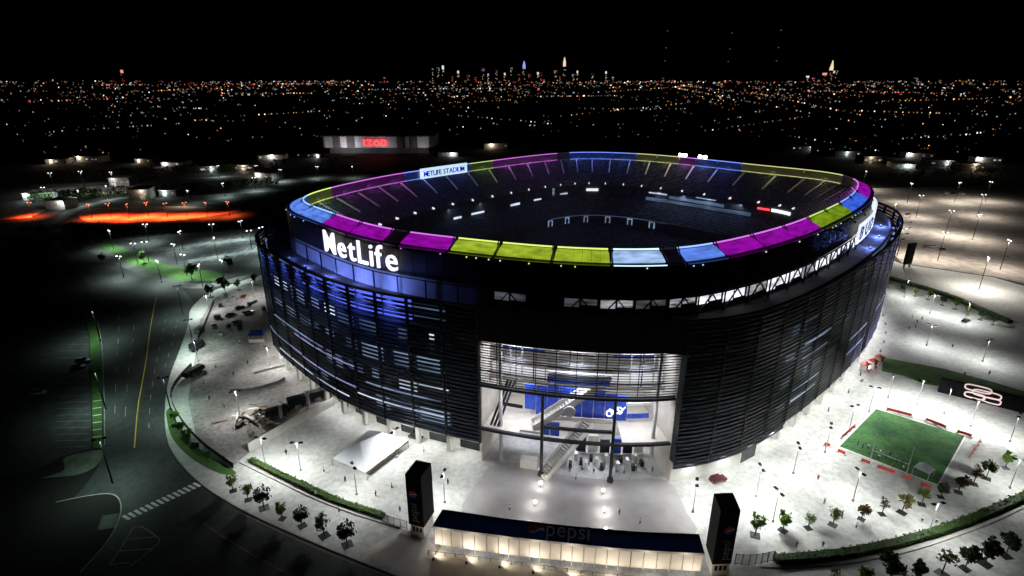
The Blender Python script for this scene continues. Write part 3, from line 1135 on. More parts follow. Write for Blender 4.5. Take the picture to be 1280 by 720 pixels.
for k, p, c in [(63.5 + i, 9000 + 1500 * min(i, 5), (0.16, 0.22, 1)) for i in range(8)] + [(14.5 + i, 5000 + 1500 * i, (0.4, 0.36, 1)) for i in range(7)]:  # the lavender ones on the right are added to tint that end
    b = MB()
    b.beam(at(k, 12.2, 46.4), at(k, 14.6, 47.2), 0.15, 0.15)
    b.beam(at(k - 0.06, 14.6, 47.2), at(k + 0.06, 14.6, 47.2), 0.4, 0.3)
    b.build('facade_washer', 'dark_steel', ST)
    src = at(k, 14.5, 46.8)
    light('facade_wash', 'SPOT', src, p * 1.9, c, ST, 0.3, 64, 1.0, rot=(at(k, 9.6, 38) - src).to_track_quat('-Z', 'Y').to_euler())

# --- the entrance hall in the open corner
HB = -8.0


def solid(name, m, *args, parent=ST):
    b = MB()
    arc(b, *args)
    return b.build(name, m, parent)


solid('entrance_header', 'black_cladding', 0, GB, 11.2, 12.05, 37.6, 46.6, 10)
solid('hall_back_wall', 'warm_wall', 0, GB, HB - 0.5, HB, 0, 37.6, 10)
for k in (0.02, GB - 0.02):
    solid('hall_side_wall', 'warm_wall', k - 0.02, k + 0.02, HB, 11.2, 0, 37.6, 1)
solid('hall_slab', 'warm_wall', 0.05, GB - 0.05, HB, 1.5, 10.4, 11.0, 10)
solid('hall_slab', 'warm_wall', 0.05, 1.05, 1.5, 11.0, 10.4, 11.0, 3)
solid('hall_slab', 'warm_wall', 3.75, GB - 0.05, 1.5, 11.0, 10.4, 11.0, 3)
solid('hall_slab', 'warm_wall', 0.05, GB - 0.05, HB, 5.0, 23.4, 24.0, 10)
solid('hall_ceiling', 'warm_wall', 0.05, GB - 0.05, HB, 11.2, 37.0, 37.55, 10)
for z, o in ((10.5, 11.9), (24.0, 11.9)):
    b = MB()
    arc(b, 0.02, GB - 0.02, o - 0.9, o, z, z + 0.75, 10)
    b.build('hall_beam', 'dark_steel', ST)
solid('hall_beam', 'dark_steel', 1.72, 3.45, 11, 11.7, 14.2, 14.9, 5)
for k in (1.7, 3.48):
    b = MB()
    b.tube(at(k, 12.4, 0), at(k, 12.4, 24.4), 0.45, 0.4, 10)
    b.tube(at(k, 12.4, 0), at(k, 12.4, 1.1), 0.9, 0.8, 10)
    b.build('hall_column', 'dark_steel', ST)
for k in (0.5, 4.6):
    b = MB()
    b.tube(at(k, 9, 0), at(k, 9, 37), 0.5, 0.5, 10)
    b.build('hall_column', 'pale_steel', ST)
# guard bands, most given a glow to brighten the hall, and thin rods
for z, h, m in ((25.2, 2.6, 'hall_glow'), (29.5, 0.5, 'pale_steel'), (33.2, 2.4, 'hall_glow'), (36.4, 0.5, 'hall_glow')):
    solid('guard_band', m, 0.1, GB - 0.1, 4.2, 4.5, z, z + h, 10)
for i in range(17):
    z = 25.2 + i * 0.74
    solid('entrance_rod', 'slat_metal', 0.02, GB - 0.02, 11.8, 12.0, z, z + (0.3 if i % 5 == 0 else 0.14), 10)
for i in range(1, 10):
    b = MB()
    arc(b, i / 2 - 0.010, i / 2 + 0.010, 11.6, 11.75, 24.8, 37.6, 1)
    b.build('entrance_mullion', 'dark_steel', ST)
solid('hall_tube', 'pale_steel', 1.75, 3.4, 6.5, 8.2, 27.6, 28.9, 6)
solid('blue_band', 'blue_panel', 1.7, 3.4, 5.2, 5.5, 24.6, 26.4, 6)
solid('blue_band', 'blue_panel', 1.9, 3.3, 3.0, 3.3, 33.4, 35.2, 6)
# blue wall panels
for i in range(9):
    k = 0.95 + i * 0.345
    solid('blue_wall_panel', 'blue_panel', k + 0.01, k + 0.335, 0.4, 0.8, 11.05 if i > 0 else 12.4, (20.2, 20.2, 20.6, 23.0, 23.0, 22.0, 20.2, 19.4, 18.8)[i], 2)
for i in range(5):
    k = 0.55 + i * 0.3
    solid('blue_wall_panel', 'blue_panel', k + 0.01, k + 0.29, 1.0, 1.4, 5.0, 9.4, 2)
for i in range(7):
    k = 2.2 + i * 0.36
    solid('kiosk_panel', ('blue_panel', 'dark_steel', 'white_panel', 'dark_steel')[i % 4], k + 0.01, k + 0.3, 0.6, 1.4, 0.6, 4.6 + (i % 3) * 0.8, 2)
for i in range(18):
    k = 2.1 + i * 0.145
    solid('turnstile', ('dark_steel', 'pale_steel')[i % 2], k, k + 0.09, 3.6 + 1.7 * (i % 3), 5.0 + 1.7 * (i % 3), 0.02, 1.7 + 0.7 * (i % 2), 1)
# white script mark on the blue wall
b = MB()
prev = None
for i in range(60):
    t = i / 59
    q = at(3.42 + 0.5 * t + 0.06 * math.sin(t * 40), 1.0, 13.6 + 1.3 * math.sin(t * 26 + 0.5) * (0.5 + 0.5 * math.sin(t * 9) ** 2) + t * 1.2)
    if prev is not None:
        b.beam(prev, q, 0.18, 0.34)
    prev = q
b.build('script_mark', 'sign_white', ST)
# stairs: lower flight and upper flight


def stair_flight(a, c, w, mside):
    a, c = Vector(a), Vector(c)
    d = (c - a)
    f = Vector((d.x, d.y, 0)).normalized()
    sd = Vector((-f.y, f.x, 0)) * w / 2
    o = MB()
    o.beam(a - Vector((0, 0, 0.6)), c - Vector((0, 0, 0.6)), w, 0.7)
    e = o.build('escalator', 'pale_concrete', ST)
    for s in (-1, 1):
        o = MB()
        o.beam(a + sd * s + Vector((0, 0, 0.5)), c + sd * s + Vector((0, 0, 0.5)), 0.2, 1.3)
        o.build('balustrade', mside, e)
    for i in range(22):
        p = a.lerp(c, (i + 0.5) / 22)
        o = MB()
        hs = Vector((-f.y, f.x, 0)) * (w / 2 - 0.12)
        r = f * (Vector((d.x, d.y, 0)).length / 44)
        o.hexa([p - hs - r - Vector((0, 0, 0.4)), p + hs - r - Vector((0, 0, 0.4)), p + hs + r - Vector((0, 0, 0.4)), p - hs + r - Vector((0, 0, 0.4)),
                p - hs - r, p + hs - r, p + hs + r, p - hs + r])
        o.build('step', 'concrete', e)
    return e


stair_flight(at(1.75, 13.5, 0.6), at(2.9, 2.2, 11.0), 3.6, 'white_panel')
stair_flight(at(1.35, 7.5, 11.6), at(3.15, 2.4, 23.6), 3.4, 'white_panel')
solid('hall_landing', 'warm_wall', 1.06, 1.6, 1.5, 9.5, 10.7, 11.3, 3)
b = MB()
b.tube(at(2.35, 7.2, 17.4), at(2.35, 7.7, 17.4), 1.6, 1.6, 20)
b.build('round_sign', 'white_panel', ST)
solid('kiosk', 'white_panel', 1.1, 1.55, 9, 11, 0.02, 3.0, 2)
for i, (k0, k1, o, z, h, m) in enumerate([(0.2, 1.5, 3.0, 28.5, 0.8, 'dark_steel'), (3.5, 4.8, 3.0, 28.5, 0.8, 'dark_steel'), (0.3, 1.6, 2.0, 31.2, 1.4, 'blue_panel'), (3.5, 4.7, 2.0, 31.2, 1.4, 'blue_panel'), (1.75, 3.4, 9.0, 31.0, 0.5, 'dark_steel'),
                                             (0.3, 0.9, 0.9, 12.4, 1.0, 'dark_steel'), (4.0, 4.8, 0.9, 16.0, 0.9, 'white_panel'), (4.05, 4.75, 0.9, 12.0, 1.4, 'blue_panel'), (1.5, 3.6, 1.6, 11.0, 1.1, 'white_panel'), (0.15, 1.3, 1.6, 6.0, 1.0, 'blue_panel')]):
    solid('concourse_band', m, k0, k1, o, o + 0.3, z, z + h, 4)
for i in range(14):
    k = 0.3 + i * 0.33
    solid('concourse_pier', 'pale_steel' if i % 3 else 'dark_steel', k, k + 0.03, 4.6, 4.9, 24.0, 37.0, 1)
for k in (0.25, 0.35, 0.45):
    b = MB()
    b.beam(at(k, 10, 11.4), at(k + 0.3, 3, 23), 0.5, 0.4)
    b.build('brace', 'dark_steel', ST)
for z, pw, o in ((9.9, 900, -1.5), (22.9, 1300, 1.5), (36.5, 2600, 6)):
    for k in (0.85, 2.5, 4.15):
        solid('ceiling_lamp', 'ceiling_lamp', k - 0.25, k + 0.25, o - 0.6, o + 0.6, z + 0.3, z + 0.42, 2)
        light('ceiling_light', 'AREA', at(k, o, z), pw, (0.86, 0.9, 1), ST, (5, 3))
light('ceiling_light', 'AREA', at(1.0, 11.3, 22.8), 1200, (0.95, 0.96, 1), ST, (6, 2))
light('ceiling_light', 'AREA', at(4.0, 11.3, 22.8), 1200, (0.95, 0.96, 1), ST, (6, 2))

# ------------------------------------------------------------------ light masts
def make_plaza_mast():
    t = thing('light_mast', 'mast', 'light mast')
    b = MB()
    b.tube((0, 0, 0), (0, 0, 9.0), 0.12, 0.08, 8)
    b.tube((0, 0, 0), (0, 0, 0.7), 0.34, 0.3, 8)
    b.build('pole', 'pale_steel', t)
    for s in (-1, 1):
        b = MB()
        b.beam((0, 0, 8.8), (s * 1.2, 0, 9.1), 0.12, 0.12)
        b.build('arm', 'dark_steel', t)
        b = MB()
        b.hexa([(s * 1.2 - 0.55, -0.4, 8.98), (s * 1.2 + 0.55, -0.4, 8.98), (s * 1.2 + 0.55, 0.4, 8.98), (s * 1.2 - 0.55, 0.4, 8.98),
                (s * 1.2 - 0.4, -0.25, 9.22), (s * 1.2 + 0.4, -0.25, 9.22), (s * 1.2 + 0.4, 0.25, 9.22), (s * 1.2 - 0.4, 0.25, 9.22)])
        h = b.build('lamp_head', 'dark_steel', t)
        b = MB()
        b.box(s * 1.2 - 0.4, s * 1.2 + 0.4, -0.28, 0.28, 8.93, 8.975)
        b.build('lens', 'lamp_white', h)
    light('mast_light', 'SPOT', (0, 0, 8.85), 7600, (0.97, 1, 0.97), t, 0.5, 168, 0.6)
    return t


PM = make_plaza_mast()
zones = [
    ('light mast from the entrance in the row under the right facade', [(952, 584), (999, 557), (1039, 532), (1069, 507), (1094, 484)], 9),
    ('light mast from the stadium along the far edge of the practice field', [(1110, 497), (1146, 506), (1180, 517), (1213, 533), (1262, 552)], 0),
    ('light mast from the black pylon on the paving below the practice field', [(966, 652), (1066, 626), (1160, 668), (1262, 610)], 0),
    ('light mast from the banner pylon on the bright paving beside the far lawn', [(1130, 372), (1162, 392), (1206, 402), (1158, 432), (1228, 452)], 0),
    ('light mast from the left on the paving around the white marquee', [(496, 572), (376, 588), (446, 618), (332, 582)], 0),
    ('light mast from the left in the grey yard beside the stadium', [(248, 452), (262, 392), (318, 372), (338, 462), (300, 520)], 0),
    ('light mast from the left on the forecourt beside the canopy', [(556, 628), (866, 640)], 0)]
for txt, pts, z in zones:
    for i, (u, v) in enumerate(sorted(pts)):
        p = G(u, v, z)
        p.z = 0
        place(PM, p, random.uniform(0, 3.1), f'{ORD[i]} {txt}', 'twin headed light masts on the plaza')


def make_lot_mast(kind, color, power, hgt=12.0, lamp=None):
    t = thing('parking_light', 'lamp', 'light mast')
    b = MB()
    b.tube((0, 0, 0), (0, 0, hgt), 0.22, 0.12, 6)
    b.build('pole', 'dark_steel', t)
    b = MB()
    for s in (-1, 1):
        b.beam((0, 0, hgt - 0.2), (s * 1.3, 0, hgt), 0.14, 0.14)
    b.build('arm', 'dark_steel', t)
    for s in (-1, 1):
        b = MB()
        b.hexa([(s * 1.2 - 0.42, -0.35, hgt - 0.2), (s * 1.2 + 0.42, -0.35, hgt - 0.2), (s * 1.2 + 0.42, 0.35, hgt - 0.2), (s * 1.2 - 0.42, 0.35, hgt - 0.2),
                (s * 1.2 - 0.3, -0.25, hgt + 0.2), (s * 1.2 + 0.3, -0.25, hgt + 0.2), (s * 1.2 + 0.3, 0.25, hgt + 0.2), (s * 1.2 - 0.3, 0.25, hgt + 0.2)])
        b.build('lamp_globe', lamp or 'lamp_far', t)
    light('lot_light', 'SPOT', (0, 0, hgt - 0.8), power, color, t, 0.5, {'red': 132, 'cool': 152, 'warm': 176}[kind], 1.0)
    return t


mat('lamp_red', (0.5, 0.1, 0.05), 0.5, emit=(1, 0.25, 0.1), power=3, sample=False)
LM = make_lot_mast('cool', (0.8, 1, 0.92), 19000)
LW = make_lot_mast('warm', (1, 0.93, 0.84), 46000, 17)
LR = make_lot_mast('red', (1, 0.11, 0.03), 110000, 11, 'lamp_red')
LS = make_lot_mast('cool', (0.7, 1, 0.86), 10000, 14, 'dark_steel')
lotz = [
    (LM, 'parking lamp from the left in the dark lot behind the bend of the road', [(136, 288), (166, 304), (180, 302), (216, 305), (228, 318), (248, 331), (267, 297), (276, 325), (311, 288), (330, 300), (148, 320), (196, 326)], 12),
    (LM, 'parking lamp from the left in the row this side of the red lit ground', [(181, 280), (224, 289), (264, 280), (300, 276), (326, 284)], 12),
    (LW, 'parking lamp from the left on the pale lit lot far beyond the red ground', [(62, 216), (100, 214), (138, 215)], 17),
    (LM, 'parking lamp from the left in the lots between road and white arena', [(53, 234), (97, 238), (132, 232), (234, 238), (272, 207), (278, 229), (320, 207), (317, 222), (350, 212), (396, 208), (440, 208)], 12),
    (LW, 'parking lamp from the stadium on the brown lot at the far side', [(1083, 214), (1140, 229), (1200, 228), (1239, 227), (1190, 263), (1182, 290), (1230, 243), (1262, 300), (1120, 255), (1225, 268), (1152, 244), (1236, 322), (1130, 285)], 17),  # closing points are extra lamps that even out the lot's light
    (LR, 'low lamp from the left over the red lit ground', [(36, 253), (110, 255), (134, 254), (158, 255), (182, 253), (206, 254), (230, 253), (256, 253), (284, 252)], 11)]
for pr, txt, pts, z in lotz:
    for i, (u, v) in enumerate(sorted(pts)):
        p = G(u, v, z)
        p.z = GZ
        place(pr, p, random.uniform(0, 3.1), f'{ORD[i]} {txt}', 'parking lot lamps')
# lamp at the road bend; the others are added to light the road
for i, (u, v) in enumerate([(222, 362), (116, 392), (120, 470), (126, 556), (236, 405), (205, 478)]):
    p = G(u, v, 12)
    p.z = GZ
    place(LS, p, 0.4, f'dim street lamp over the {("bend of the left road", "upper verge of the left road, added for light", "middle of the left verge, added for light", "lower end of the left verge, added for light", "kerb beside the grey yard, added for light", "outer curve of the footpath, added for light")[i]}', 'street lamps along the left road')

# bollard lights on the forecourt
def make_bollard():
    t = thing('bollard_light', 'bollard', 'bollard light')
    b = MB()
    b.tube((0, 0, 0), (0, 0, 0.9), 0.28, 0.24, 10)
    b.build('post', 'pale_steel', t)
    b = MB()
    b.tube((0, 0, 0.9), (0, 0, 1.3), 0.3, 0.3, 10)
    b.tube((0, 0, 1.3), (0, 0, 1.45), 0.36, 0.1, 10)
    b.build('lantern', 'lamp_white', t)
    light('bollard_glow', 'POINT', (0, 0, 1.9), 420, (1, 0.97, 0.95), t, 0.2)
    return t


BO = make_bollard()
for i, (u, v) in enumerate([(676, 608), (754, 617), (669, 632), (755, 641), (661, 659), (757, 666)]):
    row = ('nearest the entrance hall', 'in the middle row', 'nearest the blue canopy')[i // 2]
    place(BO, G(u, v), 0, f'glowing bollard light {row}, on the {"left" if i % 2 == 0 else "right"} of the pair', 'bollard lights in two rows on the forecourt')

# ------------------------------------------------------------------ entrance canopy, fence, pylons
def emblem(parent, M4, r):
    """Round three-colour emblem, flat print on its carrier."""
    for nm, m in (('top', 'red_print'), ('mid', 'white_print'), ('low', 'emblem_blue')):
        b = MB()
        n = 18
        pr = None
        for i in range(n + 1):
            x = -r * 0.995 + 2 * r * 0.995 * i / n
            s = math.sqrt(max(0, r * r - x * x))
            w1 = 0.12 * r + 0.28 * r * math.sin(x / r * 2.2)
            w2 = w1 - 0.1 * r - 0.26 * r * (x / r + 1) / 2
            w1, w2 = max(-s, min(s, w1)), max(-s, min(s, w2))
            lo, hi = {'top': (w1, s), 'mid': (w2, w1), 'low': (-s, w2)}[nm]
            cur = [(x, 0, lo), (x, 0, hi)]
            if pr:
                b.quad(pr[0], cur[0], cur[1], pr[1])
            pr = cur
        o = b.build('emblem', m, parent)
        o.matrix_world = M4


mat('emblem_blue', (0.03, 0.10, 0.55), 0.5)
mat('pepsi_grey', (0.75, 0.76, 0.8), 0.5)
bk = curve_pts([G(u, v, 8.5) for u, v in ((553, 637), (640, 649), (710, 657), (790, 664), (874, 668))], 4)
fr = curve_pts([G(u, v, 6.5) for u, v in ((540, 658), (620, 669), (700, 678), (790, 687), (881, 692))], 4)
CA = thing('entrance_canopy', 'long curved dark blue entrance canopy with emblem and lettering', 'canopy', (0, 0, 0))
b = MB()
for i in range(len(bk) - 1):
    f0, f1, k0, k1 = fr[i], fr[i + 1], bk[i], bk[i + 1]
    b.hexa([(f0.x, f0.y, 6.1), (f1.x, f1.y, 6.1), (k1.x, k1.y, 8.1), (k0.x, k0.y, 8.1), (f0.x, f0.y, 6.5), (f1.x, f1.y, 6.5), (k1.x, k1.y, 8.5), (k0.x, k0.y, 8.5)])
b.build('roof', 'blue_canopy', CA)
for nm, e0, z in (('edge_trim', fr, 6.3), ('edge_trim', bk, 8.3)):
    b = MB()
    for i in range(len(e0) - 1):
        a = Vector((e0[i].x, e0[i].y, z))
        c = Vector((e0[i + 1].x, e0[i + 1].y, z))
        b.beam(a, c, 0.14, 0.55)
    b.build(nm, 'pale_steel', CA)
for i in (0, 4, 8, 12, 16):
    b = MB()
    q = fr[i].lerp(bk[i], 0.5)
    b.tube((q.x, q.y, 0), (q.x, q.y, 7.2), 0.22, 0.22, 8)
    b.build('post', 'pale_steel', CA)


def on_canopy(f, g, lift=0.03):
    x = f * (len(fr) - 1)
    i = min(int(x), len(fr) - 2)
    t = x - i
    a = fr[i].lerp(fr[i + 1], t)
    c = bk[i].lerp(bk[i + 1], t)
    a, c = Vector((a.x, a.y, 6.5)), Vector((c.x, c.y, 8.5))
    xd = (fr[i + 1] - fr[i]).normalized()
    up = (c - a).normalized()
    n = xd.cross(up).normalized()
    return a.lerp(c, g) + n * lift, xd, n


p, xd, n = on_canopy(0.385, 0.52)
emblem(CA, frame_matrix(p, xd, n), 1.75)
run, W = text_run('pepsi', 4.6, 0.06, 'pepsi_grey', 0.0, 0.1)
p, xd, n = on_canopy(0.435, 0.3)
for x, w, me in run:
    o = bpy.data.objects.new('letter', me)
    col.objects.link(o)
    o.matrix_world = frame_matrix(p + xd * x, xd, n)
    o.parent = CA

FE = thing('entrance_fence', 'white panelled entrance fence under the blue canopy', 'fence', (0, 0, 0))
for i in range(24):
    x0 = i / 24 * (len(fr) - 1)
    x1 = (i + 1) / 24 * (len(fr) - 1)

    def fp(x, back=0.6):
        j = min(int(x), len(fr) - 2)
        a = fr[j].lerp(fr[j + 1], x - j)
        c = bk[j].lerp(bk[j + 1], x - j)
        d = (c - a).normalized()
        d.z = 0
        q = a + d * back
        return Vector((q.x, q.y, 0))
    a, c = fp(x0 + 0.03), fp(x1 - 0.03)
    b = MB()
    b.beam(a + Vector((0, 0, 3.3)), c + Vector((0, 0, 3.3)), 0.12, 4.6)
    b.build('fence_panel', 'white_panel', FE)
    b = MB()
    b.beam(fp(x0), fp(x0) + Vector((0, 0, 5.9)), 0.14, 0.2)
    b.build('fence_post', 'timber' if i % 6 == 0 else 'concrete', FE)
    if i % 2 == 0 or True:
        b = MB()
        q = fp(x0, -1.6)
        b.tube((q.x, q.y, 0), (q.x, q.y, 1.0), 0.1, 0.09, 6)
        b.build('queue_post', 'dark_steel' if i % 2 else 'timber', FE)
for i in range(8):  # floodlights added to brighten the fence and the ground before it
    x = (i + 0.5) / 8 * (len(fr) - 1)
    q = fp(x, -3.4)
    b = MB()
    b.box(q.x - 0.25, q.x + 0.25, q.y - 0.2, q.y + 0.2, 0, 0.5)
    b.build('added_washer', 'dark_steel', FE)
    src = Vector((q.x, q.y, 0.8))
    light('added_washer_light', 'SPOT', src, 1050, (1, 0.86, 0.68), FE, 0.2, 172, 0.8, rot=(fp(x, 0.6) + Vector((0, 0, 3.2)) - src).to_track_quat('-Z', 'Y').to_euler())
ql = MB()
for i in range(24):
    x0 = i / 24 * (len(fr) - 1)
    x1 = (i + 1) / 24 * (len(fr) - 1)
    ql.beam(fp(x0, -1.6) + Vector((0, 0, 0.9)), fp(x1, -1.6) + Vector((0, 0, 0.9)), 0.06, 0.06)
ql.build('queue_rail', 'dark_steel', FE)


def pylon(FL, FRt, BR, zt, label, emb_f):
    z0 = 3.5
    FLv, FRv, BRv = G(*FL, z0), G(*FRt, z0), G(*BR, z0)
    BLv = FLv + BRv - FRv
    t = thing('advertising_pylon', label, 'pylon', (FLv + BRv).xy.to_3d() / 2, 0, 'black advertising pylons at the canopy ends')
    o0 = Vector(t.location)
    cor = [FLv - o0, FRv - o0, BRv - o0, BLv - o0]
    b = MB()
    b.hexa([(c.x, c.y, z0) for c in cor] + [(c.x, c.y, zt) for c in cor])
    body = b.build('body', 'black_cladding', t)
    bv = body.modifiers.new('bevel', 'BEVEL')
    bv.width = 0.12
    bv.segments = 2
    ce = sum(cor, Vector()) / 4
    ins = [ce + (c - ce) * 0.86 for c in cor]
    b = MB()
    b.hexa([(c.x, c.y, 0) for c in ins] + [(c.x, c.y, z0) for c in ins])
    b.build('base_cabin', 'white_panel', t)
    f = (ins[1] - ins[0])
    f.z = 0
    nrm = f.cross(Vector((0, 0, 1))).normalized()
    for i in range(3):
        a = ins[0] + f * (0.14 + i * 0.27)
        c = a + f * 0.18
        b = MB()
        b.beam((a.x + nrm.x * 0.02, a.y + nrm.y * 0.02, 2.1), (c.x + nrm.x * 0.02, c.y + nrm.y * 0.02, 2.1), 0.1, 1.3)
        b.build('window', 'glass_dark', t)
    fd = (cor[1] - cor[0])
    fd.z = 0
    w = fd.length
    fd.normalize()
    nrm = fd.cross(Vector((0, 0, 1))).normalized()
    p = cor[0] + fd * w * emb_f + nrm * 0.05
    # the thing sits at its base without rotation, so children can use local frames
    M4 = frame_matrix((p.x, p.y, zt - 5.2), fd, nrm)
    for nm in ('x',):
        emblem(t, M4, min(1.05, w * 0.26))
    run, W = text_run('pepsi', 2.5, 0.06, 'grey_print', 0, 0.1)
    base = Vector((p.x, p.y, z0 + 1.3)) + fd * 0.7
    for x, wd, me in run:
        o = bpy.data.objects.new('letter', me)
        col.objects.link(o)
        o.parent = t
        o.matrix_local = frame_matrix(base + Vector((0, 0, x)), Vector((0, 0, 1)), nrm)
    return t


pylon((511, 655), (530, 660), (543, 640), 17.6, 'black advertising pylon at the left end of the blue canopy', 0.42)
pylon((890, 706), (914, 705), (905, 681), 17.8, 'black advertising pylon at the right end of the blue canopy', 0.6)
# dark banner slab by the far side of the stadium
t = thing('banner_slab', 'tall dark banner slab standing behind the right stadium wall', 'banner', G(1133, 334), 0.35)
MB().box(-2.8, 2.8, -0.6, 0.6, 2.0, 14).build('body', 'black_cladding', t)
for s in (-1, 1):
    MB().box(s * 2.2 - 0.3, s * 2.2 + 0.3, -0.5, 0.5, 0, 2.0).build('foot', 'pale_concrete', t)

# ------------------------------------------------------------------ trees and hedges
def leaf_crown(n, rx, rz, zc, size, clumps, seed, gap=0.0):
    rd = random.Random(seed)
    cl = []
    for i in range(clumps):
        while True:
            p = Vector((rd.uniform(-1, 1), rd.uniform(-1, 1), rd.uniform(-1, 1)))
            if 0.25 < p.length < 1:
                break
        cl.append((p, rd.uniform(0.28, 0.5)))
    b = MB()
    for i in range(n):
        c, r = rd.choice(cl)
        d = Vector((rd.gauss(0, 1), rd.gauss(0, 1), rd.gauss(0, 1))).normalized() * (rd.random() ** 0.5) * r
        p = c * 0.78 + d
        p = Vector((p.x * rx, p.y * rx, zc + p.z * rz))
        u = Vector((rd.gauss(0, 1), rd.gauss(0, 1), rd.gauss(0, 0.6))).normalized()
        v = u.orthogonal().normalized()
        s = size * rd.uniform(0.6, 1.3)
        b.quad(p - u * s, p - v * s * 0.55, p + u * s, p + v * s * 0.55)
    return b


def make_tree(seed, leaf, rx=2.2, rz=2.3, zc=4.6, n=420, grate=True, size=0.42):
    rd = random.Random(seed)
    t = thing('street_tree', 'tree', 'tree')
    b = MB()
    b.tube((0, 0, 0), (0.05, 0, zc - rz * 0.3), 0.16, 0.10, 7)
    for i in range(6):
        a = i * 1.05 + rd.random()
        z = zc - rz * 0.75 + rd.random() * rz * 0.6
        e = (math.cos(a) * rx * 0.7, math.sin(a) * rx * 0.7, z + rz * rd.uniform(0.4, 0.9))
        b.tube((0.03, 0, z), e, 0.07, 0.02, 5)
    b.build('trunk', 'bark', t)
    leaf_crown(n, rx, rz, zc, size, 15, seed).build('crown', leaf, t)
    if grate:
        MB().box(-1.15, 1.15, -1.15, 1.15, 0, 0.03).build('tree_grate', 'dark_steel', t)
    return t


TG = [make_tree(1, 'leaf_green', grate=True), make_tree(2, 'leaf_dark', 2.2, 2.2, 4.4, 520), make_tree(3, 'leaf_olive', 2.1, 2.4, 4.6, 300), make_tree(4, 'leaf_brown', 2.0, 2.2, 4.5, 380), make_tree(5, 'leaf_green', 2.0, 2.3, 4.5, 380),
      make_tree(6, 'leaf_olive', 2.3, 2.3, 4.8, 110), make_tree(7, 'leaf_dark', 2.6, 2.6, 5.0, 620)]


def trees(px, kinds, txt, group, sc=1.0, dz=4.5, nm=None):
    for i, (u, v) in enumerate(px):
        p = G(u, v, dz * sc)
        p.z = 0.0
        look = ('bright green leafy', 'dense dark green', 'sparse olive', 'thin brownish', 'light green', 'nearly bare', 'large dark')[kinds[i]]
        place(TG[kinds[i]], p, random.uniform(0, 6), f'{look} tree, {ORD[i]} from the left {txt}', group, sc * random.uniform(0.78, 1.18))


trees([(288, 598), (307, 609), (327, 619), (350, 632), (375, 641), (403, 653), (432, 664)], [4, 0, 1, 0, 1, 1, 1], 'in the row beside the left road', 'street trees on the left footpath', 0.88)
trees([(947, 653), (982, 647), (1014, 644), (1045, 640), (1081, 633), (1107, 627), (1132, 625), (1157, 615), (1181, 606), (1203, 600), (1222, 590), (1238, 583), (1262, 570)], [4, 0, 0, 0, 3, 3, 2, 4, 1, 3, 3, 1, 0],
      'in the row below the practice field', 'street trees below the practice field', 0.86)
trees([(1048, 722), (1085, 714), (1117, 709), (1150, 706), (1184, 698), (1213, 692), (1238, 686), (1264, 676)], [5, 4, 6, 1, 5, 6, 1, 1], 'in the row beyond the right hedge', 'street trees beyond the right hedge', 0.95)
trees([(318, 347), (297, 353), (280, 357), (338, 338), (262, 362)], [1, 1, 6, 1, 1], 'at the far end of the grey yard', 'dark trees behind the yard', 1.0, 4)
trees([(217, 518), (224, 531), (233, 543), (243, 555), (258, 566)], [4, 0, 4, 1, 0], 'in the planting bed along the curved fence', 'small trees in the planting bed', 0.72)
trees([(1112, 352), (1130, 357), (1146, 362), (1162, 366), (1180, 373), (1196, 378), (1212, 385), (1228, 391), (1244, 397)], [4, 1, 0, 4, 1, 0, 0, 1, 4], 'along the far right planting strip', 'trees along the far right planting strip', 0.75)
far_t = [(110, 300), (126, 318), (178, 318), (238, 338), (285, 328)]
trees(far_t, [6, 1, 1, 6, 1], 'among the dark parking lots', 'trees among the dark lots', 1.2)


def tree_belt(path, w, h, n, label, seed):
    rd = random.Random(seed)
    pts = curve_pts([G(u, v, GZ) for u, v in path], 6)
    b = MB()
    cl = [pts[rd.randrange(len(pts) - 1)].lerp(pts[rd.randrange(len(pts) - 1)], 0) + Vector((rd.uniform(-8, 8), rd.uniform(-w, w) / 2, 0)) for _ in range(n // 60)]
    for i in range(n):
        c = rd.choice(cl)
        p = c + Vector((rd.gauss(0, 2.2), rd.gauss(0, 2.2), h * rd.uniform(0.05, 1) ** 0.8))
        u = Vector((rd.gauss(0, 1), rd.gauss(0, 1), rd.gauss(0, 0.7))).normalized()
        v = u.orthogonal().normalized()
        z = rd.uniform(0.5, 1.1)
        b.quad(p - u * z, p - v * z * 0.6, p + u * z, p + v * z * 0.6)
    o = b.build('undergrowth', 'leaf_dark', None)
    tag(o, label, 'shrubs', kind='stuff')


tree_belt([(40, 292), (90, 288), (130, 291), (160, 292)], 10, 4, 1800, 'dark shrubs between the red ground and the dark lots', 1)
tree_belt([(60, 250), (150, 243), (260, 238), (360, 230)], 22, 7, 4200, 'dark shrubs beyond the red ground', 2)
tree_belt([(60, 226), (180, 220), (300, 214), (430, 204)], 40, 9, 4200, 'dark wood in front of the white arena', 4)
tree_belt([(1120, 226), (1180, 222), (1260, 222), (1330, 224)], 40, 9, 2600, 'dark wood beyond the brown lot', 5)


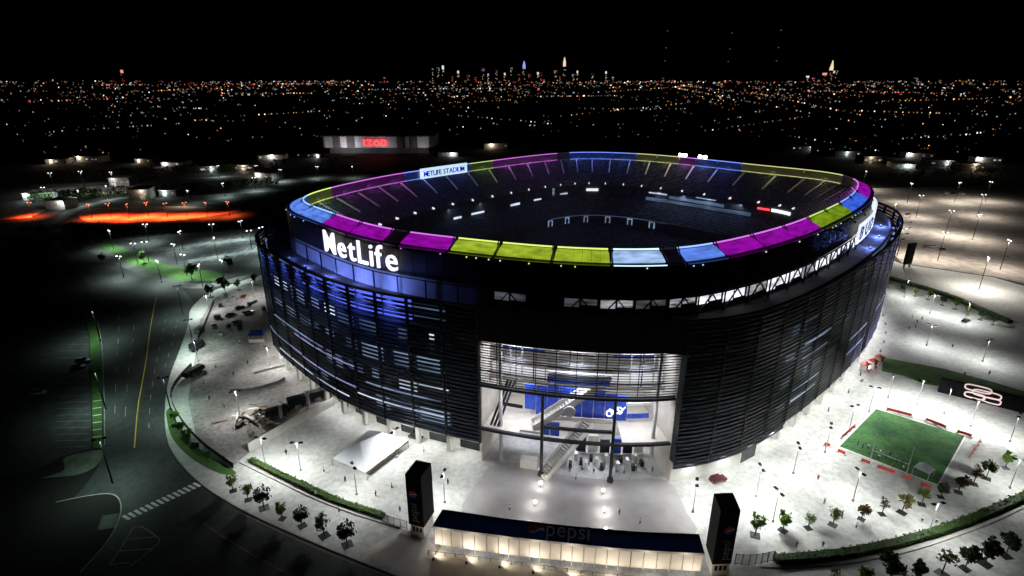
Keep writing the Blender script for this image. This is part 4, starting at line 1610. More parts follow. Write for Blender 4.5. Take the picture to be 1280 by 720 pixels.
def hedge(name, path, w, h, label, leaf='hedge_leaf', dens=9, seed=3, cat='hedge'):
    rd = random.Random(seed)
    t = thing(name, label, cat)
    pts = curve_pts([G(u, v) for u, v in path], 5)
    b = MB()
    for i in range(len(pts) - 1):
        b.beam(pts[i] + Vector((0, 0, h * 0.42)), pts[i + 1] + Vector((0, 0, h * 0.42)), w * 0.8, h * 0.84)
    b.build('branches', 'leaf_dark', t)
    b = MB()
    for i in range(len(pts) - 1):
        a, c = pts[i], pts[i + 1]
        L = (c - a).length
        d = (c - a).normalized()
        s = Vector((-d.y, d.x, 0))
        for j in range(int(L * dens)):
            p = a + d * rd.random() * L + s * rd.uniform(-0.5, 0.5) * w + Vector((0, 0, h * rd.uniform(0.25, 1.05)))
            u = Vector((rd.gauss(0, 1), rd.gauss(0, 1), rd.gauss(0, 0.7))).normalized()
            v = u.orthogonal().normalized()
            z = rd.uniform(0.2, 0.42)
            b.quad(p - u * z, p - v * z * 0.6, p + u * z, p + v * z * 0.6)
    b.build('foliage', leaf, t)
    return t


hedge('hedge', [(313, 576), (345, 592), (385, 611), (425, 629), (462, 641), (480, 647)], 1.8, 1.1, 'bright green clipped hedge curving along the left footpath', 'leaf_green', 22)
hedge('hedge', [(968, 702), (1000, 700), (1050, 695), (1090, 688), (1130, 679), (1180, 664), (1230, 645), (1290, 618)], 2.2, 1.6, 'long dark green hedge curving along the lower right paving', 'hedge_leaf', 22)
hedge('hedge', [(1108, 348), (1150, 360), (1190, 373), (1225, 388), (1262, 404)], 3.5, 1.6, 'green shrub strip beside the far right paving', 'leaf_green', 14)
ribbon('footpath_edge', curve_pts([G(u, v) for u, v in ((300, 578), (345, 600), (395, 624), (445, 643), (500, 660))], 5), 0.5, 0.004, 'concrete', h=0.25)
ribbon('footpath_edge', curve_pts([G(u, v) for u, v in ((950, 708), (1000, 708), (1060, 703), (1100, 696), (1140, 687), (1190, 671), (1240, 652), (1290, 628))], 5), 0.8, 0.004, 'concrete', h=0.25)

# ------------------------------------------------------------------ fences and railings
def railing(name, path, h, n, label, m='dark_steel', solidp=False, cat='fence', pm=None):
    t = thing(name, label, cat)
    pts = curve_pts([G(u, v) for u, v in path], 8)
    L = [0]
    for a, c in zip(pts[:-1], pts[1:]):
        L.append(L[-1] + (c - a).length)

    def q(s):
        for i in range(len(pts) - 1):
            if s <= L[i + 1] or i == len(pts) - 2:
                return pts[i].lerp(pts[i + 1], (s - L[i]) / max(1e-6, L[i + 1] - L[i]))
    for i in range(n + 1):
        a = q(L[-1] * i / n)
        MB().beam(a, a + Vector((0, 0, h)), 0.12, 0.12).build('post', m, t)
        if i == n:
            break
        c = q(L[-1] * (i + 1) / n)
        if solidp:
            MB().beam(a + Vector((0, 0, h * 0.5)), c + Vector((0, 0, h * 0.5)), 0.06, h * 0.94).build('panel', pm or m, t)
        else:
            b = MB()
            for z in (h * 0.95, h * 0.12):
                b.beam(a + Vector((0, 0, z)), c + Vector((0, 0, z)), 0.07, 0.08)
            for j in range(1, 8):
                e = a.lerp(c, j / 8)
                b.beam(e + Vector((0, 0, h * 0.12)), e + Vector((0, 0, h * 0.95)), 0.05, 0.05)
            b.build('rail_bay', m, t)
    return t


railing('iron_railing', [(918, 706), (940, 707), (966, 702)], 3.2, 6, 'black iron railing beside the right pylon')
railing('iron_railing', [(478, 652), (492, 657), (509, 662)], 2.6, 4, 'black iron railing beside the left pylon')
railing('perimeter_fence', [(240, 458), (222, 478), (214, 497), (226, 525), (252, 555), (292, 585)], 1.7, 16, 'low black panel fence curving round the grey yard', 'dark_steel', True)
railing('perimeter_fence', [(268, 378), (256, 408), (248, 425)], 1.7, 6, 'straight black fence at the far corner of the yard', 'dark_steel', True)
railing('concrete_wall', [(312, 566), (350, 544), (385, 524), (418, 507)], 3.3, 8, 'pale concrete screen wall between yard and paving', 'concrete', True, 'wall')
railing('yard_barrier', [(288, 490), (318, 488), (352, 478), (356, 475)], 1.2, 7, 'low dark barrier row across the grey yard', 'dark_concrete', True, 'barrier')
railing('yard_barrier', [(318, 468), (340, 462), (356, 458)], 1.0, 4, 'pale low barrier row near the stadium in the yard', 'concrete', True, 'barrier')

# ------------------------------------------------------------------ clutter of the yard
t = thing('timber_pile', 'heap of brown timber and pallets beside the concrete wall', 'pile', G(322, 522), 0.4)
rd = random.Random(4)
for i in range(34):
    a = rd.uniform(0, 3.1)
    x, y, z = rd.gauss(0, 3.2), rd.gauss(0, 2.4), abs(rd.gauss(0.7, 0.6)) + 0.2
    L = rd.uniform(1.2, 2.8)
    d = Vector((math.cos(a), math.sin(a), rd.uniform(-0.2, 0.2)))
    MB().beam(Vector((x, y, z)) - d * L, Vector((x, y, z)) + d * L, rd.uniform(0.3, 0.9), 0.16).build('plank', rd.choice(['timber', 'timber', 'bark', 'concrete', 'dark_concrete']), t)


def trailer(px, rz, L, h, m, label):
    t = thing('equipment_trailer', label, 'trailer', G(*px), rz)
    b = MB()
    b.hexa([(-L / 2, -1.2, 0.8), (L / 2, -1.2, 0.8), (L / 2, 1.2, 0.8), (-L / 2, 1.2, 0.8), (-L / 2, -1.15, h), (L / 2 - 0.4, -1.15, h), (L / 2 - 0.4, 1.15, h), (-L / 2, 1.15, h)])
    o = b.build('body', m, t)
    bv = o.modifiers.new('bevel', 'BEVEL')
    bv.width = 0.1
    for x in (-L * 0.25, L * 0.25):
        for s in (-1, 1):
            MB().tube((x, s * 1.05, 0.5), (x, s * 1.3, 0.5), 0.5, 0.5, 12).build('wheel', 'rubber', t)
    MB().beam((L / 2, 0, 0.8), (L / 2 + 1.5, 0, 0.6), 0.2, 0.15).build('drawbar', 'dark_steel', t)
    for i in range(4):
        MB().box(-L / 2 + 0.4 + i * L / 4.4, -L / 2 + 0.4 + i * L / 4.4 + L / 6, -1.24, -1.19, 1.1, h - 0.3).build('side_panel', 'dark_steel', t)
    return t


trailer((348, 520), 0.55, 7, 3.2, 'black_cladding', 'black generator trailer next to the timber heap')
trailer((372, 507), 0.55, 6, 3.4, 'car_dark', 'black equipment trailer in the middle of the yard row')
trailer((396, 498), 0.55, 6, 3.0, 'black_cladding', 'black equipment trailer under the louvred facade')
trailer((247, 436), 1.35, 6, 3.2, 'car_dark', 'dark container trailer at the upper end of the yard fence')
trailer((243, 468), 1.2, 8, 2.6, 'black_cladding', 'long black trailer parked along the yard fence')
trailer((250, 416), 1.5, 4, 2.6, 'car_silver', 'small grey trailer near the far yard fence')
rdc = random.Random(31)
for i, (u, v) in enumerate(sorted([(283, 372), (292, 376), (276, 384), (305, 372), (272, 398), (268, 408), (286, 410), (312, 382), (330, 388), (318, 378), (300, 412), (276, 420), (330, 532), (340, 538), (312, 540), (300, 532), (362, 516), (404, 508)], key=lambda q: q[1])):
    t = thing('equipment_crate', f'{ORD[i]} equipment crate counted from the far end of the grey yard', 'crate', G(u, v), rdc.uniform(0, 3), 'equipment crates standing about the yard')
    L, W_, hh = rdc.uniform(1.2, 3.0), rdc.uniform(0.9, 1.6), rdc.uniform(0.8, 2.2)
    MB().box(-L / 2, L / 2, -W_ / 2, W_ / 2, 0.18, hh).build('box', rdc.choice(['dark_steel', 'dark_concrete', 'timber', 'tarp_blue', 'concrete', 'red_board']), t)
    MB().box(-L / 2 - 0.05, L / 2 + 0.05, -W_ / 2 - 0.05, W_ / 2 + 0.05, hh, hh + 0.1).build('lid', 'dark_steel', t)
    for sx in (-1, 1):
        MB().box(sx * L * 0.35 - 0.1, sx * L * 0.35 + 0.1, -W_ / 2, W_ / 2, 0, 0.18).build('skid', 'timber', t)
t = thing('cable_reel', 'wooden cable reel standing on edge among the trailers', 'cable reel', G(384, 498), 0.6)
for s in (-1, 1):
    MB().tube((0, s * 0.7, 1.3), (0, s * 0.85, 1.3), 1.3, 1.3, 18).build('flange', 'concrete', t)
MB().tube((0, -0.7, 1.3), (0, 0.7, 1.3), 0.7, 0.7, 14).build('drum', 'timber', t)
for i, (u, v) in enumerate([(352, 522), (386, 508)]):
    t = thing('gate_post', f'pale square gate post at the {"left" if i == 0 else "right"} of the trailer row', 'post', G(u, v))
    MB().box(-0.4, 0.4, -0.4, 0.4, 0, 4.2).build('shaft', 'concrete', t)
    MB().box(-0.5, 0.5, -0.5, 0.5, 4.2, 4.45).build('capstone', 'pale_concrete', t)
# blue tarpaulin stall
t = thing('market_stall', 'stall with a blue tarpaulin roof and white counter beside the stadium', 'stall', G(323, 425), 0.1)
for x in (-2.8, 2.8):
    for y in (-2, 2):
        MB().box(x - 0.08, x + 0.08, y - 0.08, y + 0.08, 0, 3).build('post', 'pale_steel', t)
b = MB()
b.add([(-3.2, -2.4, 3), (3.2, -2.4, 3), (3.2, 2.4, 3), (-3.2, 2.4, 3), (-2.2, 0, 4.6), (2.2, 0, 4.6)], [(0, 1, 5, 4), (1, 2, 5), (2, 3, 4, 5), (3, 0, 4)])
b.build('roof', 'tarp_blue', t)
MB().box(-3, 3, -2.2, -1.8, 0, 1.3).build('counter', 'white_panel', t)
# white tent
A, B_, C_, D_ = [G(*p, 2.4) for p in ((415, 573), (461, 537), (510, 551), (457, 591))]
t = thing('marquee_tent', 'pale marquee tent with a sloping roof on the paving', 'tent', ((A + C_) / 2).xy.to_3d())
o0 = Vector(t.location)
ap = G(450, 553, 5.2)
ap2 = G(478, 540, 5.2)
b = MB()
b.add([A - o0, B_ - o0, C_ - o0, D_ - o0, ap - o0, ap2 - o0], [(0, 3, 4), (3, 2, 5, 4), (2, 1, 5), (1, 0, 4, 5)])
b.build('roof', 'tent_white', t)
for c in (A, B_, C_, D_):
    c = c - o0
    MB().box(c.x - 0.1, c.x + 0.1, c.y - 0.1, c.y + 0.1, 0, 2.4).build('pole', 'pale_steel', t)
b = MB()
b.beam(D_ - o0 - Vector((0, 0, 0.25)), C_ - o0 - Vector((0, 0, 0.25)), 0.08, 0.5)
b.build('valance', 'timber', t)

# ------------------------------------------------------------------ vehicles
def make_car(paint, kind='suv'):
    t = thing('parked_car', 'car', 'car')
    L, W, hh = (4.8, 1.9, 1.75) if kind == 'suv' else (4.5, 1.8, 1.45)
    zb = 0.95 if kind == 'suv' else 0.85
    # body: side outline swept across a tapering width
    prof = [(-L / 2, 0.45), (-L / 2 + 0.05, zb), (-L / 2 + 0.25, zb + 0.05), (L / 2 - 1.2, zb + 0.02), (L / 2 - 0.1, zb - 0.12), (L / 2, 0.5), (L / 2 - 0.2, 0.3), (-L / 2 + 0.2, 0.3)]
    b = MB()
    n = len(prof)
    vs = []
    for y, s in ((-W / 2, 0.97), (-W / 2 + 0.12, 1), (W / 2 - 0.12, 1), (W / 2, 0.97)):
        vs += [(x * s, y, z) for x, z in prof]
    fs = []
    for j in range(3):
        for i in range(n):
            fs.append((j * n + i, j * n + (i + 1) % n, (j + 1) * n + (i + 1) % n, (j + 1) * n + i))
    fs += [tuple(range(n))[::-1], tuple(range(3 * n, 4 * n))]
    b.add(vs, fs)
    b.build('body', paint, t, True).data.shade_flat()
    back = -L / 2 + (0.12 if kind == 'suv' else 0.5)
    c0 = [(back, zb), (L / 2 - 1.25, zb), (L / 2 - 1.95, hh), (back + (0.25 if kind == 'suv' else 0.6), hh)]
    b = MB()
    b.hexa([(c0[0][0], -W / 2 + .08, zb), (c0[1][0], -W / 2 + .08, zb), (c0[1][0], W / 2 - .08, zb), (c0[0][0], W / 2 - .08, zb),
            (c0[3][0], -W / 2 + .25, hh), (c0[2][0], -W / 2 + .25, hh), (c0[2][0], W / 2 - .25, hh), (c0[3][0], W / 2 - .25, hh)])
    b.build('glasshouse', 'glass_dark', t)
    MB().box(c0[3][0] + 0.02, c0[2][0] - 0.02, -W / 2 + 0.24, W / 2 - 0.24, hh - 0.02, hh + 0.05).build('roof', paint, t)
    for x in (-L * 0.31, L * 0.31):
        for s in (-1, 1):
            w = MB().tube((x, s * (W / 2 - 0.2), 0.34), (x, s * (W / 2 + 0.02), 0.34), 0.34, 0.34, 14).build('wheel', 'rubber', t)
            MB().tube((x, s * (W / 2 + 0.01), 0.34), (x, s * (W / 2 + 0.03), 0.34), 0.2, 0.2, 10).build('rim', 'chrome', w)
    for s in (-1, 1):
        MB().box(L / 2 - 0.06, L / 2 + 0.01, s * 0.65 - 0.2, s * 0.65 + 0.2, 0.6, 0.76).build('headlight', 'chrome', t)
        MB().box(-L / 2 - 0.01, -L / 2 + 0.06, s * 0.7 - 0.16, s * 0.7 + 0.16, 0.65, 0.9).build('tail_light', 'red_board', t)
    return t


cars = {c: make_car(c, k) for c, k in (('car_red', 'suv'), ('car_white', 'suv'), ('car_dark', 'sedan'), ('car_silver', 'sedan'))}
place(cars['car_red'], G(897, 601), 0.35, 'dark red car parked at the foot of the stadium beside the entrance')
for c, u, v, r, lab in (('car_white', 1183, 242, 0.1, 'white car at the left end of the far row on the brown lot'), ('car_dark', 1192, 242, 0.15, 'dark car in the middle of the far row on the brown lot'),
                        ('car_white', 1202, 243, 0.1, 'white car at the right end of the far row on the brown lot'), ('car_dark', 1135, 268, 0.4, 'single dark car alone on the brown lot'),
                        ('car_silver', 1157, 309, 0.3, 'silver car at the left of three on the near side of the brown lot'), ('car_white', 1166, 309, 0.2, 'white car between two others on the near side of the brown lot'),
                        ('car_dark', 1178, 312, 0.3, 'dark car at the right of three on the near side of the brown lot'), ('car_white', 104, 452, 0.2, 'white car parked by the verge in the dark car park'),
                        ('car_silver', 98, 459, 0.2, 'silver car behind the white car in the dark car park'), ('car_white', 48, 492, 0.2, 'white car alone at the left side of the dark car park'),
                        ('car_dark', 288, 395, 1.2, 'dark car parked in the far part of the yard'), ('car_silver', 296, 404, 1.1, 'silver car parked in the far part of the yard'), ('car_dark', 300, 386, 0.9, 'second dark car near the stadium in the far yard'),
                        ('car_white', 310, 392, 0.9, 'white car next to the stadium in the far yard'), ('car_dark', 1207, 402, 0.5, 'dark car on the bright far right paving'), ('car_dark', 520, 548, -0.4, 'dark car under the louvres behind the tent')):
    p = G(u, v)
    if u < 120 or (u > 1100 and v < 330):
        p.z = GZ + 0.03
    place(cars[c], p, r, lab)

# ------------------------------------------------------------------ practice field fittings
def barrier(a, c, label):
    a, c = G(*a), G(*c)
    t = thing('barrier_board', label, 'barrier', a)
    d = c - a
    MB().beam(Vector((0, 0, 0.7)), d + Vector((0, 0, 0.7)), 0.12, 0.9).build('board', 'red_board', t)
    n = max(1, int(d.length / 2.5))
    for i in range(n + 1):
        q = d * i / n
        MB().box(q.x - 0.3, q.x + 0.3, q.y - 0.3, q.y + 0.3, 0, 0.25).build('foot', 'concrete', t)
    return t


bl = [((1108, 513), (1139, 521)), ((1157, 526), (1182, 536)), ((1196, 541), (1214, 547))]
for i, (a, c) in enumerate(bl):
    barrier(a, c, f'{ORD[i]} red barrier board from the stadium along the far side of the field')
bl = [((1030, 557), (1037, 559)), ((1047, 565), (1056, 569)), ((1076, 577), (1087, 581)), ((1096, 585), (1118, 593)), ((1128, 597), (1138, 601)), ((1150, 607), (1163, 612))]
for i, (a, c) in enumerate(bl):
    barrier(a, c, f'{ORD[i]} red barrier board from the stadium along the near side of the field')
barrier((1225, 552), (1212, 572), 'slanted red barrier board at the right end of the field')
barrier((1052, 548), (1068, 534), 'thin red barrier board at the stadium end of the field')
for i, (u, v) in enumerate([(1080, 462), (1090, 458), (1098, 453)]):
    t = thing('ticket_kiosk', f'small red and white kiosk at the corner of the stadium, {ORD[i]} from the facade', 'kiosk', G(u, v), 0.5)
    MB().box(-1.1, 1.1, -1.1, 1.1, 0, 2.4).build('cabin', 'white_panel', t)
    MB().box(-0.8, 0.8, -1.16, -1.08, 1.0, 2.0).build('window', 'glass_dark', t)
    MB().add([(-1.5, -1.5, 2.4), (1.5, -1.5, 2.4), (1.5, 1.5, 2.4), (-1.5, 1.5, 2.4), (0, 0, 3.4)], [(0, 1, 4), (1, 2, 4), (2, 3, 4), (3, 0, 4), (3, 2, 1, 0)]).build('roof', 'red_board', t)
t = thing('goal_posts', 'tall pale goal posts at the near end of the practice field', 'goal posts', G(1088, 574))
d = G(1133, 592) - G(1088, 574)
for q in (Vector(), d):
    MB().tube(q, q + Vector((0, 0, 8.5)), 0.12, 0.09, 6).build('upright', 'pale_steel', t)
MB().beam(Vector((0, 0, 3)), d + Vector((0, 0, 3)), 0.14, 0.14).build('crossbar', 'pale_steel', t)
t = thing('small_tent', 'small white peaked tent on the corner of the practice field', 'tent', G(1153, 594), 0.6)
MB().add([(-1.9, -1.9, 2.3), (1.9, -1.9, 2.3), (1.9, 1.9, 2.3), (-1.9, 1.9, 2.3), (0, 0, 4)], [(0, 1, 4), (1, 2, 4), (2, 3, 4), (3, 0, 4)]).build('roof', 'tent_white', t)
for x in (-1.8, 1.8):
    for y in (-1.8, 1.8):
        MB().box(x - .06, x + .06, y - .06, y + .06, 0, 2.3).build('pole', 'pale_steel', t)

# sign wall beside the lawn
t = thing('sign_wall', 'dark wall with a pale looped emblem beside the right lawn', 'sign', (0, 0, 0))
wa, wb = G(1172, 489), G(1300, 521)
MB().beam(wa + Vector((0, 0, 2.6)), wb + Vector((0, 0, 2.6)), 1.0, 5.2).build('wall', 'black_cladding', t)
wd = (wb - wa).normalized()
wn_ = wd.cross(Vector((0, 0, 1))).normalized()
if wn_.y > 0:
    wn_ = -wn_
mat('emblem_pink', (0.7, 0.55, 0.53), 0.5, emit=(1, 0.78, 0.75), power=0.55)
o0 = wa + wd * ((G(1214, 489) - wa).length) + wn_ * 0.62


def loop(cx, cz, w, h, parent):
    b = MB()
    pts = []
    for i in range(29):
        a = 2 * math.pi * i / 28
        c, s = math.cos(a), math.sin(a)
        x = cx + w * math.copysign(abs(c) ** 0.55, c)
        z = cz + h * math.copysign(abs(s) ** 0.55, s)
        pts.append(o0 + wd * x + Vector((0, 0, z)))
    for a, c in zip(pts[:-1], pts[1:]):
        b.beam(a, c, 0.25, 0.42)
    b.build('emblem_loop', 'emblem_pink', parent)


for cx_, cz, w, h in ((-1.6, 4.6, 3.4, 1.0), (0.9, 3.4, 3.6, 1.0), (-1.9, 1.9, 2.6, 0.9), (2.6, 1.6, 2.2, 0.9)):
    loop(cx_, cz, w, h, t)

# ------------------------------------------------------------------ people
def make_person(shirt, trousers, seed):
    rd = random.Random(seed)
    st = rd.uniform(0.06, 0.2)
    J = {'pelvis': (0, 0, 0.95, .15), 'waist': (0, 0, 1.12, .14), 'chest': (0, 0.01, 1.34, .17), 'neck': (0, 0, 1.5, .065), 'head0': (0, 0.0, 1.6, .085), 'head1': (0, 0.015, 1.7, .1), 'crown': (0, 0, 1.79, .06)}
    E_ = [('pelvis', 'waist'), ('waist', 'chest'), ('chest', 'neck'), ('neck', 'head0'), ('head0', 'head1'), ('head1', 'crown')]
    for s, n in ((-1, 'l'), (1, 'r')):
        J['hip' + n] = (s * .1, 0, .88, .1)
        J['knee' + n] = (s * .11, s * st * .5 + .03, .49, .065)
        J['ankle' + n] = (s * .11, s * st - .02, .08, .045)
        J['toe' + n] = (s * .12, s * st + .15, .04, .04)
        J['sho' + n] = (s * .19, 0, 1.42, .07)
        J['elb' + n] = (s * .26, -s * st * .5 - .02, 1.14, .048)
        J['wri' + n] = (s * .27, -s * st + .08, .9, .036)
        J['hand' + n] = (s * .27, -s * st + .12, .79, .038)
        E_ += [('pelvis', 'hip' + n), ('hip' + n, 'knee' + n), ('knee' + n, 'ankle' + n), ('ankle' + n, 'toe' + n), ('chest', 'sho' + n), ('sho' + n, 'elb' + n), ('elb' + n, 'wri' + n), ('wri' + n, 'hand' + n)]
    names = list(J)
    me = bpy.data.meshes.new('body')
    me.from_pydata([J[n][:3] for n in names], [(names.index(a), names.index(c)) for a, c in E_], [])
    o = bpy.data.objects.new('tmp', me)
    col.objects.link(o)
    o.modifiers.new('skin', 'SKIN')
    for i, n in enumerate(names):
        sv = me.skin_vertices[0].data[i]
        sv.radius = (J[n][3], J[n][3])
        sv.use_root = n == 'pelvis'
    dg = bpy.context.evaluated_depsgraph_get()
    m2 = bpy.data.meshes.new_from_object(o.evaluated_get(dg))
    bpy.data.objects.remove(o)
    for n in (shirt, trousers, 'skin', 'hair'):
        m2.materials.append(MATS[n])
    for f in m2.polygons:
        z = f.center.z
        f.material_index = 1 if z < 0.97 and abs(f.center.x) < 0.24 else (0 if z < 1.49 and z > 0.9 else (3 if z > 1.72 or (z > 1.6 and f.center.y < -0.03) else 2))
    m2.shade_smooth()
    t = bpy.data.objects.new('person', m2)
    col.objects.link(t)
    t['category'] = 'person'
    return t


PE = {'white top': make_person('cloth_white', 'cloth_dark', 1), 'dark clothes': make_person('cloth_dark', 'cloth_dark', 2), 'blue top': make_person('cloth_blue', 'cloth_dark', 3), 'red top': make_person('cloth_red', 'cloth_blue', 4)}
kinds = list(PE)
ppl = [('on the practice field near the goal posts', [(1072, 556), (1078, 560), (1085, 561), (1092, 566), (1100, 568), (1107, 573), (1112, 570), (1120, 578), (1127, 581), (1135, 584), (1143, 588), (1098, 574), (1116, 584), (1128, 588)]),
       ('on the paving below the practice field', [(1152, 652), (1170, 654), (1176, 662), (1028, 684), (995, 684), (1070, 660), (1030, 630), (1022, 600)]),
       ('on the forecourt behind the canopy', [(637, 638), (774, 643), (800, 655), (560, 605), (690, 596), (720, 600), (780, 592), (795, 588), (660, 585), (712, 590), (728, 588), (742, 592), (756, 586), (770, 590), (736, 582), (815, 590)]),
       ('on the paving around the white tent', [(432, 602), (405, 590), (490, 610), (358, 568), (470, 620), (540, 600), (500, 640), (395, 620), (424, 640), (530, 565)]),
       ('in the grey yard', [(262, 500), (281, 510), (292, 470), (310, 455), (270, 460), (300, 430), (255, 480)]),
       ('on the far right paving', [(1140, 398), (1146, 404), (1152, 400), (1144, 410), (1136, 412), (1190, 435), (1236, 468), (1205, 470)]),
       ('at the red kiosks by the stadium corner', [(1085, 466), (1094, 462), (1075, 470), (1060, 492), (1035, 515)])]
rd = random.Random(9)
for where, pts in ppl:
    cnt = {}
    for (u, v) in sorted(pts):
        kd = rd.choice(kinds)
        i = cnt.get(kd, 0)
        cnt[kd] = i + 1
        place(PE[kd], G(u, v) + Vector((0, 0, 0.03)), rd.uniform(0, 6.2), f'{ORD[i]} person in {kd} from the left, {where}', 'people walking about the plaza')

# ------------------------------------------------------------------ far arena and warehouses
t = thing('arena', 'low white arena with a red lit sign far behind the stadium', 'arena', G(474, 192, GZ), 0.0)
d0 = Vector(t.location).y
s = d0 / 700 * 1.02
Wd = 66 * s
b = MB()
b.prism([(-Wd, 0), (-Wd * 0.93, -8), (Wd * 0.93, -8), (Wd, 0), (Wd, 90), (-Wd, 90)], 9, 24)
b.build('wall', 'arena_white', t)
b = MB()
b.prism([(-Wd * 0.9, 2), (Wd * 0.9, 2), (Wd * 0.9, 88), (-Wd * 0.9, 88)], 0, 9)
b.build('ground_floor', 'dark_concrete', t)
b = MB()
b.prism([(-Wd * 1.01, -9), (Wd * 1.01, -9), (Wd * 1.01, 92), (-Wd * 1.01, 92)], 24, 25.2)
b.build('roof', 'dark_concrete', t)
for x in (-0.72, -0.47, 0.42, 0.66):
    b = MB()
    b.box(Wd * x - 5, Wd * x + 5, -9.5, -7.9, 9, 24.2)
    b.build('pier', 'dark_concrete', t)
run, W = text_run('IZOD', 11.5, 1, 'sign_red', 0.4, 0.12)
for x, w, me in run:
    o = bpy.data.objects.new('letter', me)
    col.objects.link(o)
    o.parent = t
    o.location = (-W / 2 + x - 2, -9.6, 12.2)
for x, p in ((-0.55, 13000), (-0.4, 6000), (-0.9, 4000), (0.25, 2500), (0.8, 4000), (0, 3500)):
    light('wall_light', 'SPOT', (Wd * x, -26, 6), p, (1, 0.93, 1), t, 0.5, 110, 0.6, rot=(R(105), 0, 0))

rdw = random.Random(77)
wpx = [(70, 262), (52, 250), (175, 250), (210, 246), (150, 233), (330, 226), (258, 216), (300, 214), (215, 208), (180, 204), (340, 200), (110, 203), (70, 205), (385, 197), (560, 196), (1090, 205), (1130, 211), (1175, 208), (1215, 214), (1150, 198), (1060, 196), (1235, 204), (620, 186), (1000, 188)]
for i, (u, v) in enumerate(sorted(wpx)):
    p = G(u, v, GZ)
    sc_ = p.length / 700
    w, dpt, hh = rdw.uniform(18, 34) * sc_, rdw.uniform(12, 24), rdw.uniform(4.5, 9)
    t = thing('warehouse', f'{ORD[i % 14]} low warehouse from the left on the {"left" if i < 14 else "right"} land behind the stadium', 'warehouse', p, rdw.uniform(-0.25, 0.25), 'low warehouses behind the stadium')
    MB().box(-w / 2, w / 2, 0, dpt, 0, hh).build('wall', rdw.choice(['concrete', 'brick_dark', 'warm_wall', 'dark_concrete']), t)
    MB().box(-w / 2 - 0.4, w / 2 + 0.4, -0.4, dpt + 0.4, hh, hh + 0.5).build('roof', rdw.choice(['dark_concrete', 'concrete']), t)
    for q in range(rdw.choice([2, 3, 4])):
        x = rdw.uniform(-0.45, 0.45) * w
        MB().box(x - 1.2, x + 1.2, -0.08, 0.04, hh * 0.45, hh * 0.45 + 1.6).build('window', rdw.choice(['city_warm_low', 'city_white_mid', 'city_warm_mid', 'city_teal_low', 'city_white_low']), t)
    x = rdw.uniform(-0.4, 0.4) * w
    MB().box(x - 2, x + 2, -0.1, 0.03, 0, 3.4).build('loading_door', 'pale_steel', t)
    MB().box(x - 0.5, x + 0.5, -0.7, -0.05, hh - 0.9, hh - 0.5).build('wall_lamp', 'lamp_far', t)
    light('wall_light', 'POINT', (x, -2.2, hh - 0.9), 2600, rdw.choice([(1, 0.8, 0.55), (0.85, 1, 0.95), (1, 0.95, 0.9)]), t, 0.3)
b = MB()
rd = random.Random(21)
mats_b = ['brick_dark'] + [f'city_{n}_{q}' for n in CITY for q in ('low', 'mid', 'high')]
idx = {m: i for i, m in enumerate(mats_b)}


def lamp_quad(mb, p, sx, sz, m):
    mb.quad((p[0] - sx, p[1], p[2] - sz), (p[0] + sx, p[1], p[2] - sz), (p[0] + sx, p[1], p[2] + sz), (p[0] - sx, p[1], p[2] + sz), idx[m])


def pick(far):
    c = rd.choices(['amber', 'warm', 'white', 'red', 'teal'], [4, 5, 6.5, 2.2, 0.8] if far else [2, 3, 6, 0.8, 1.6])[0]
    q = rd.choices(['low', 'mid', 'high'], [7, 3, 0.6])[0]
    return f'city_{c}_{q}'


# low town as one mass: dark blocks with lit windows on their fronts
for i in range(5200):
    D = math.exp(rd.uniform(math.log(700), math.log(15000)))
    x = rd.uniform(-0.92, 0.92) * D
    if D < 960 and (-420 < x < 420):
        continue
    if D < 760:
        continue
    dens = 0.5 + 0.5 * math.sin(x / D * 17 + 1.7 * math.log(D) * 3) * math.sin(math.log(D) * 7.3 + x / D * 5)
    if rd.random() > (0.12 + 0.9 * dens ** 1.6) * (0.33 if D < 2300 else 1):
        continue
    px = D / 560
    w, h, dp = rd.uniform(8, 28) * (1 + D / 5000), rd.uniform(5, 14) * (1 + D / 7000), rd.uniform(8, 24)
    b.box(x - w / 2, x + w / 2, D, D + dp, GZ, h, 0)
    for j in range(rd.choice([1, 1, 1, 2, 2, 3])):
        sz = px * rd.uniform(0.2, 0.44) * (1.7 if rd.random() < 0.07 else 1)
        lamp_quad(b, (x + rd.uniform(-0.5, 0.5) * w * 1.5, D - 0.4 - 0.05 * j, max(sz, h * rd.uniform(0.5, 1))), sz * rd.choice([1, 1, 1.6]), sz, pick(D > 2600))
o = b.build('town_blocks', mats_b, None)
tag(o, 'dark low town with countless lit windows spreading to the horizon', 'town', kind='stuff')
# rows of street lamps along avenues
rows = [((846, 112), (1105, 166), 74, 'warm', 0.5), ((850, 108), (1010, 128), 50, 'amber', 0.5), ((455, 114), (645, 112), 60, 'white', 0.4), ((278, 119), (392, 119), 44, 'amber', 0.5), ((1000, 116), (1185, 119), 50, 'red', 0.4),
        ((160, 117), (285, 112), 40, 'amber', 0.4), ((640, 124), (780, 122), 40, 'warm', 0.4), ((195, 137), (265, 140), 22, 'white', 0.6), ((420, 126), (458, 125), 14, 'teal', 0.8), ((120, 108), (420, 106), 70, 'red', 0.35),
        ((560, 104), (1000, 104), 90, 'red', 0.3), ((940, 118), (1080, 150), 40, 'amber', 0.4), ((740, 140), (860, 140), 26, 'white', 0.5), ((1040, 142), (1230, 148), 30, 'warm', 0.5), ((250, 155), (300, 157), 10, 'amber', 0.8), ((740, 118), (850, 110), 36, 'amber', 0.5)]
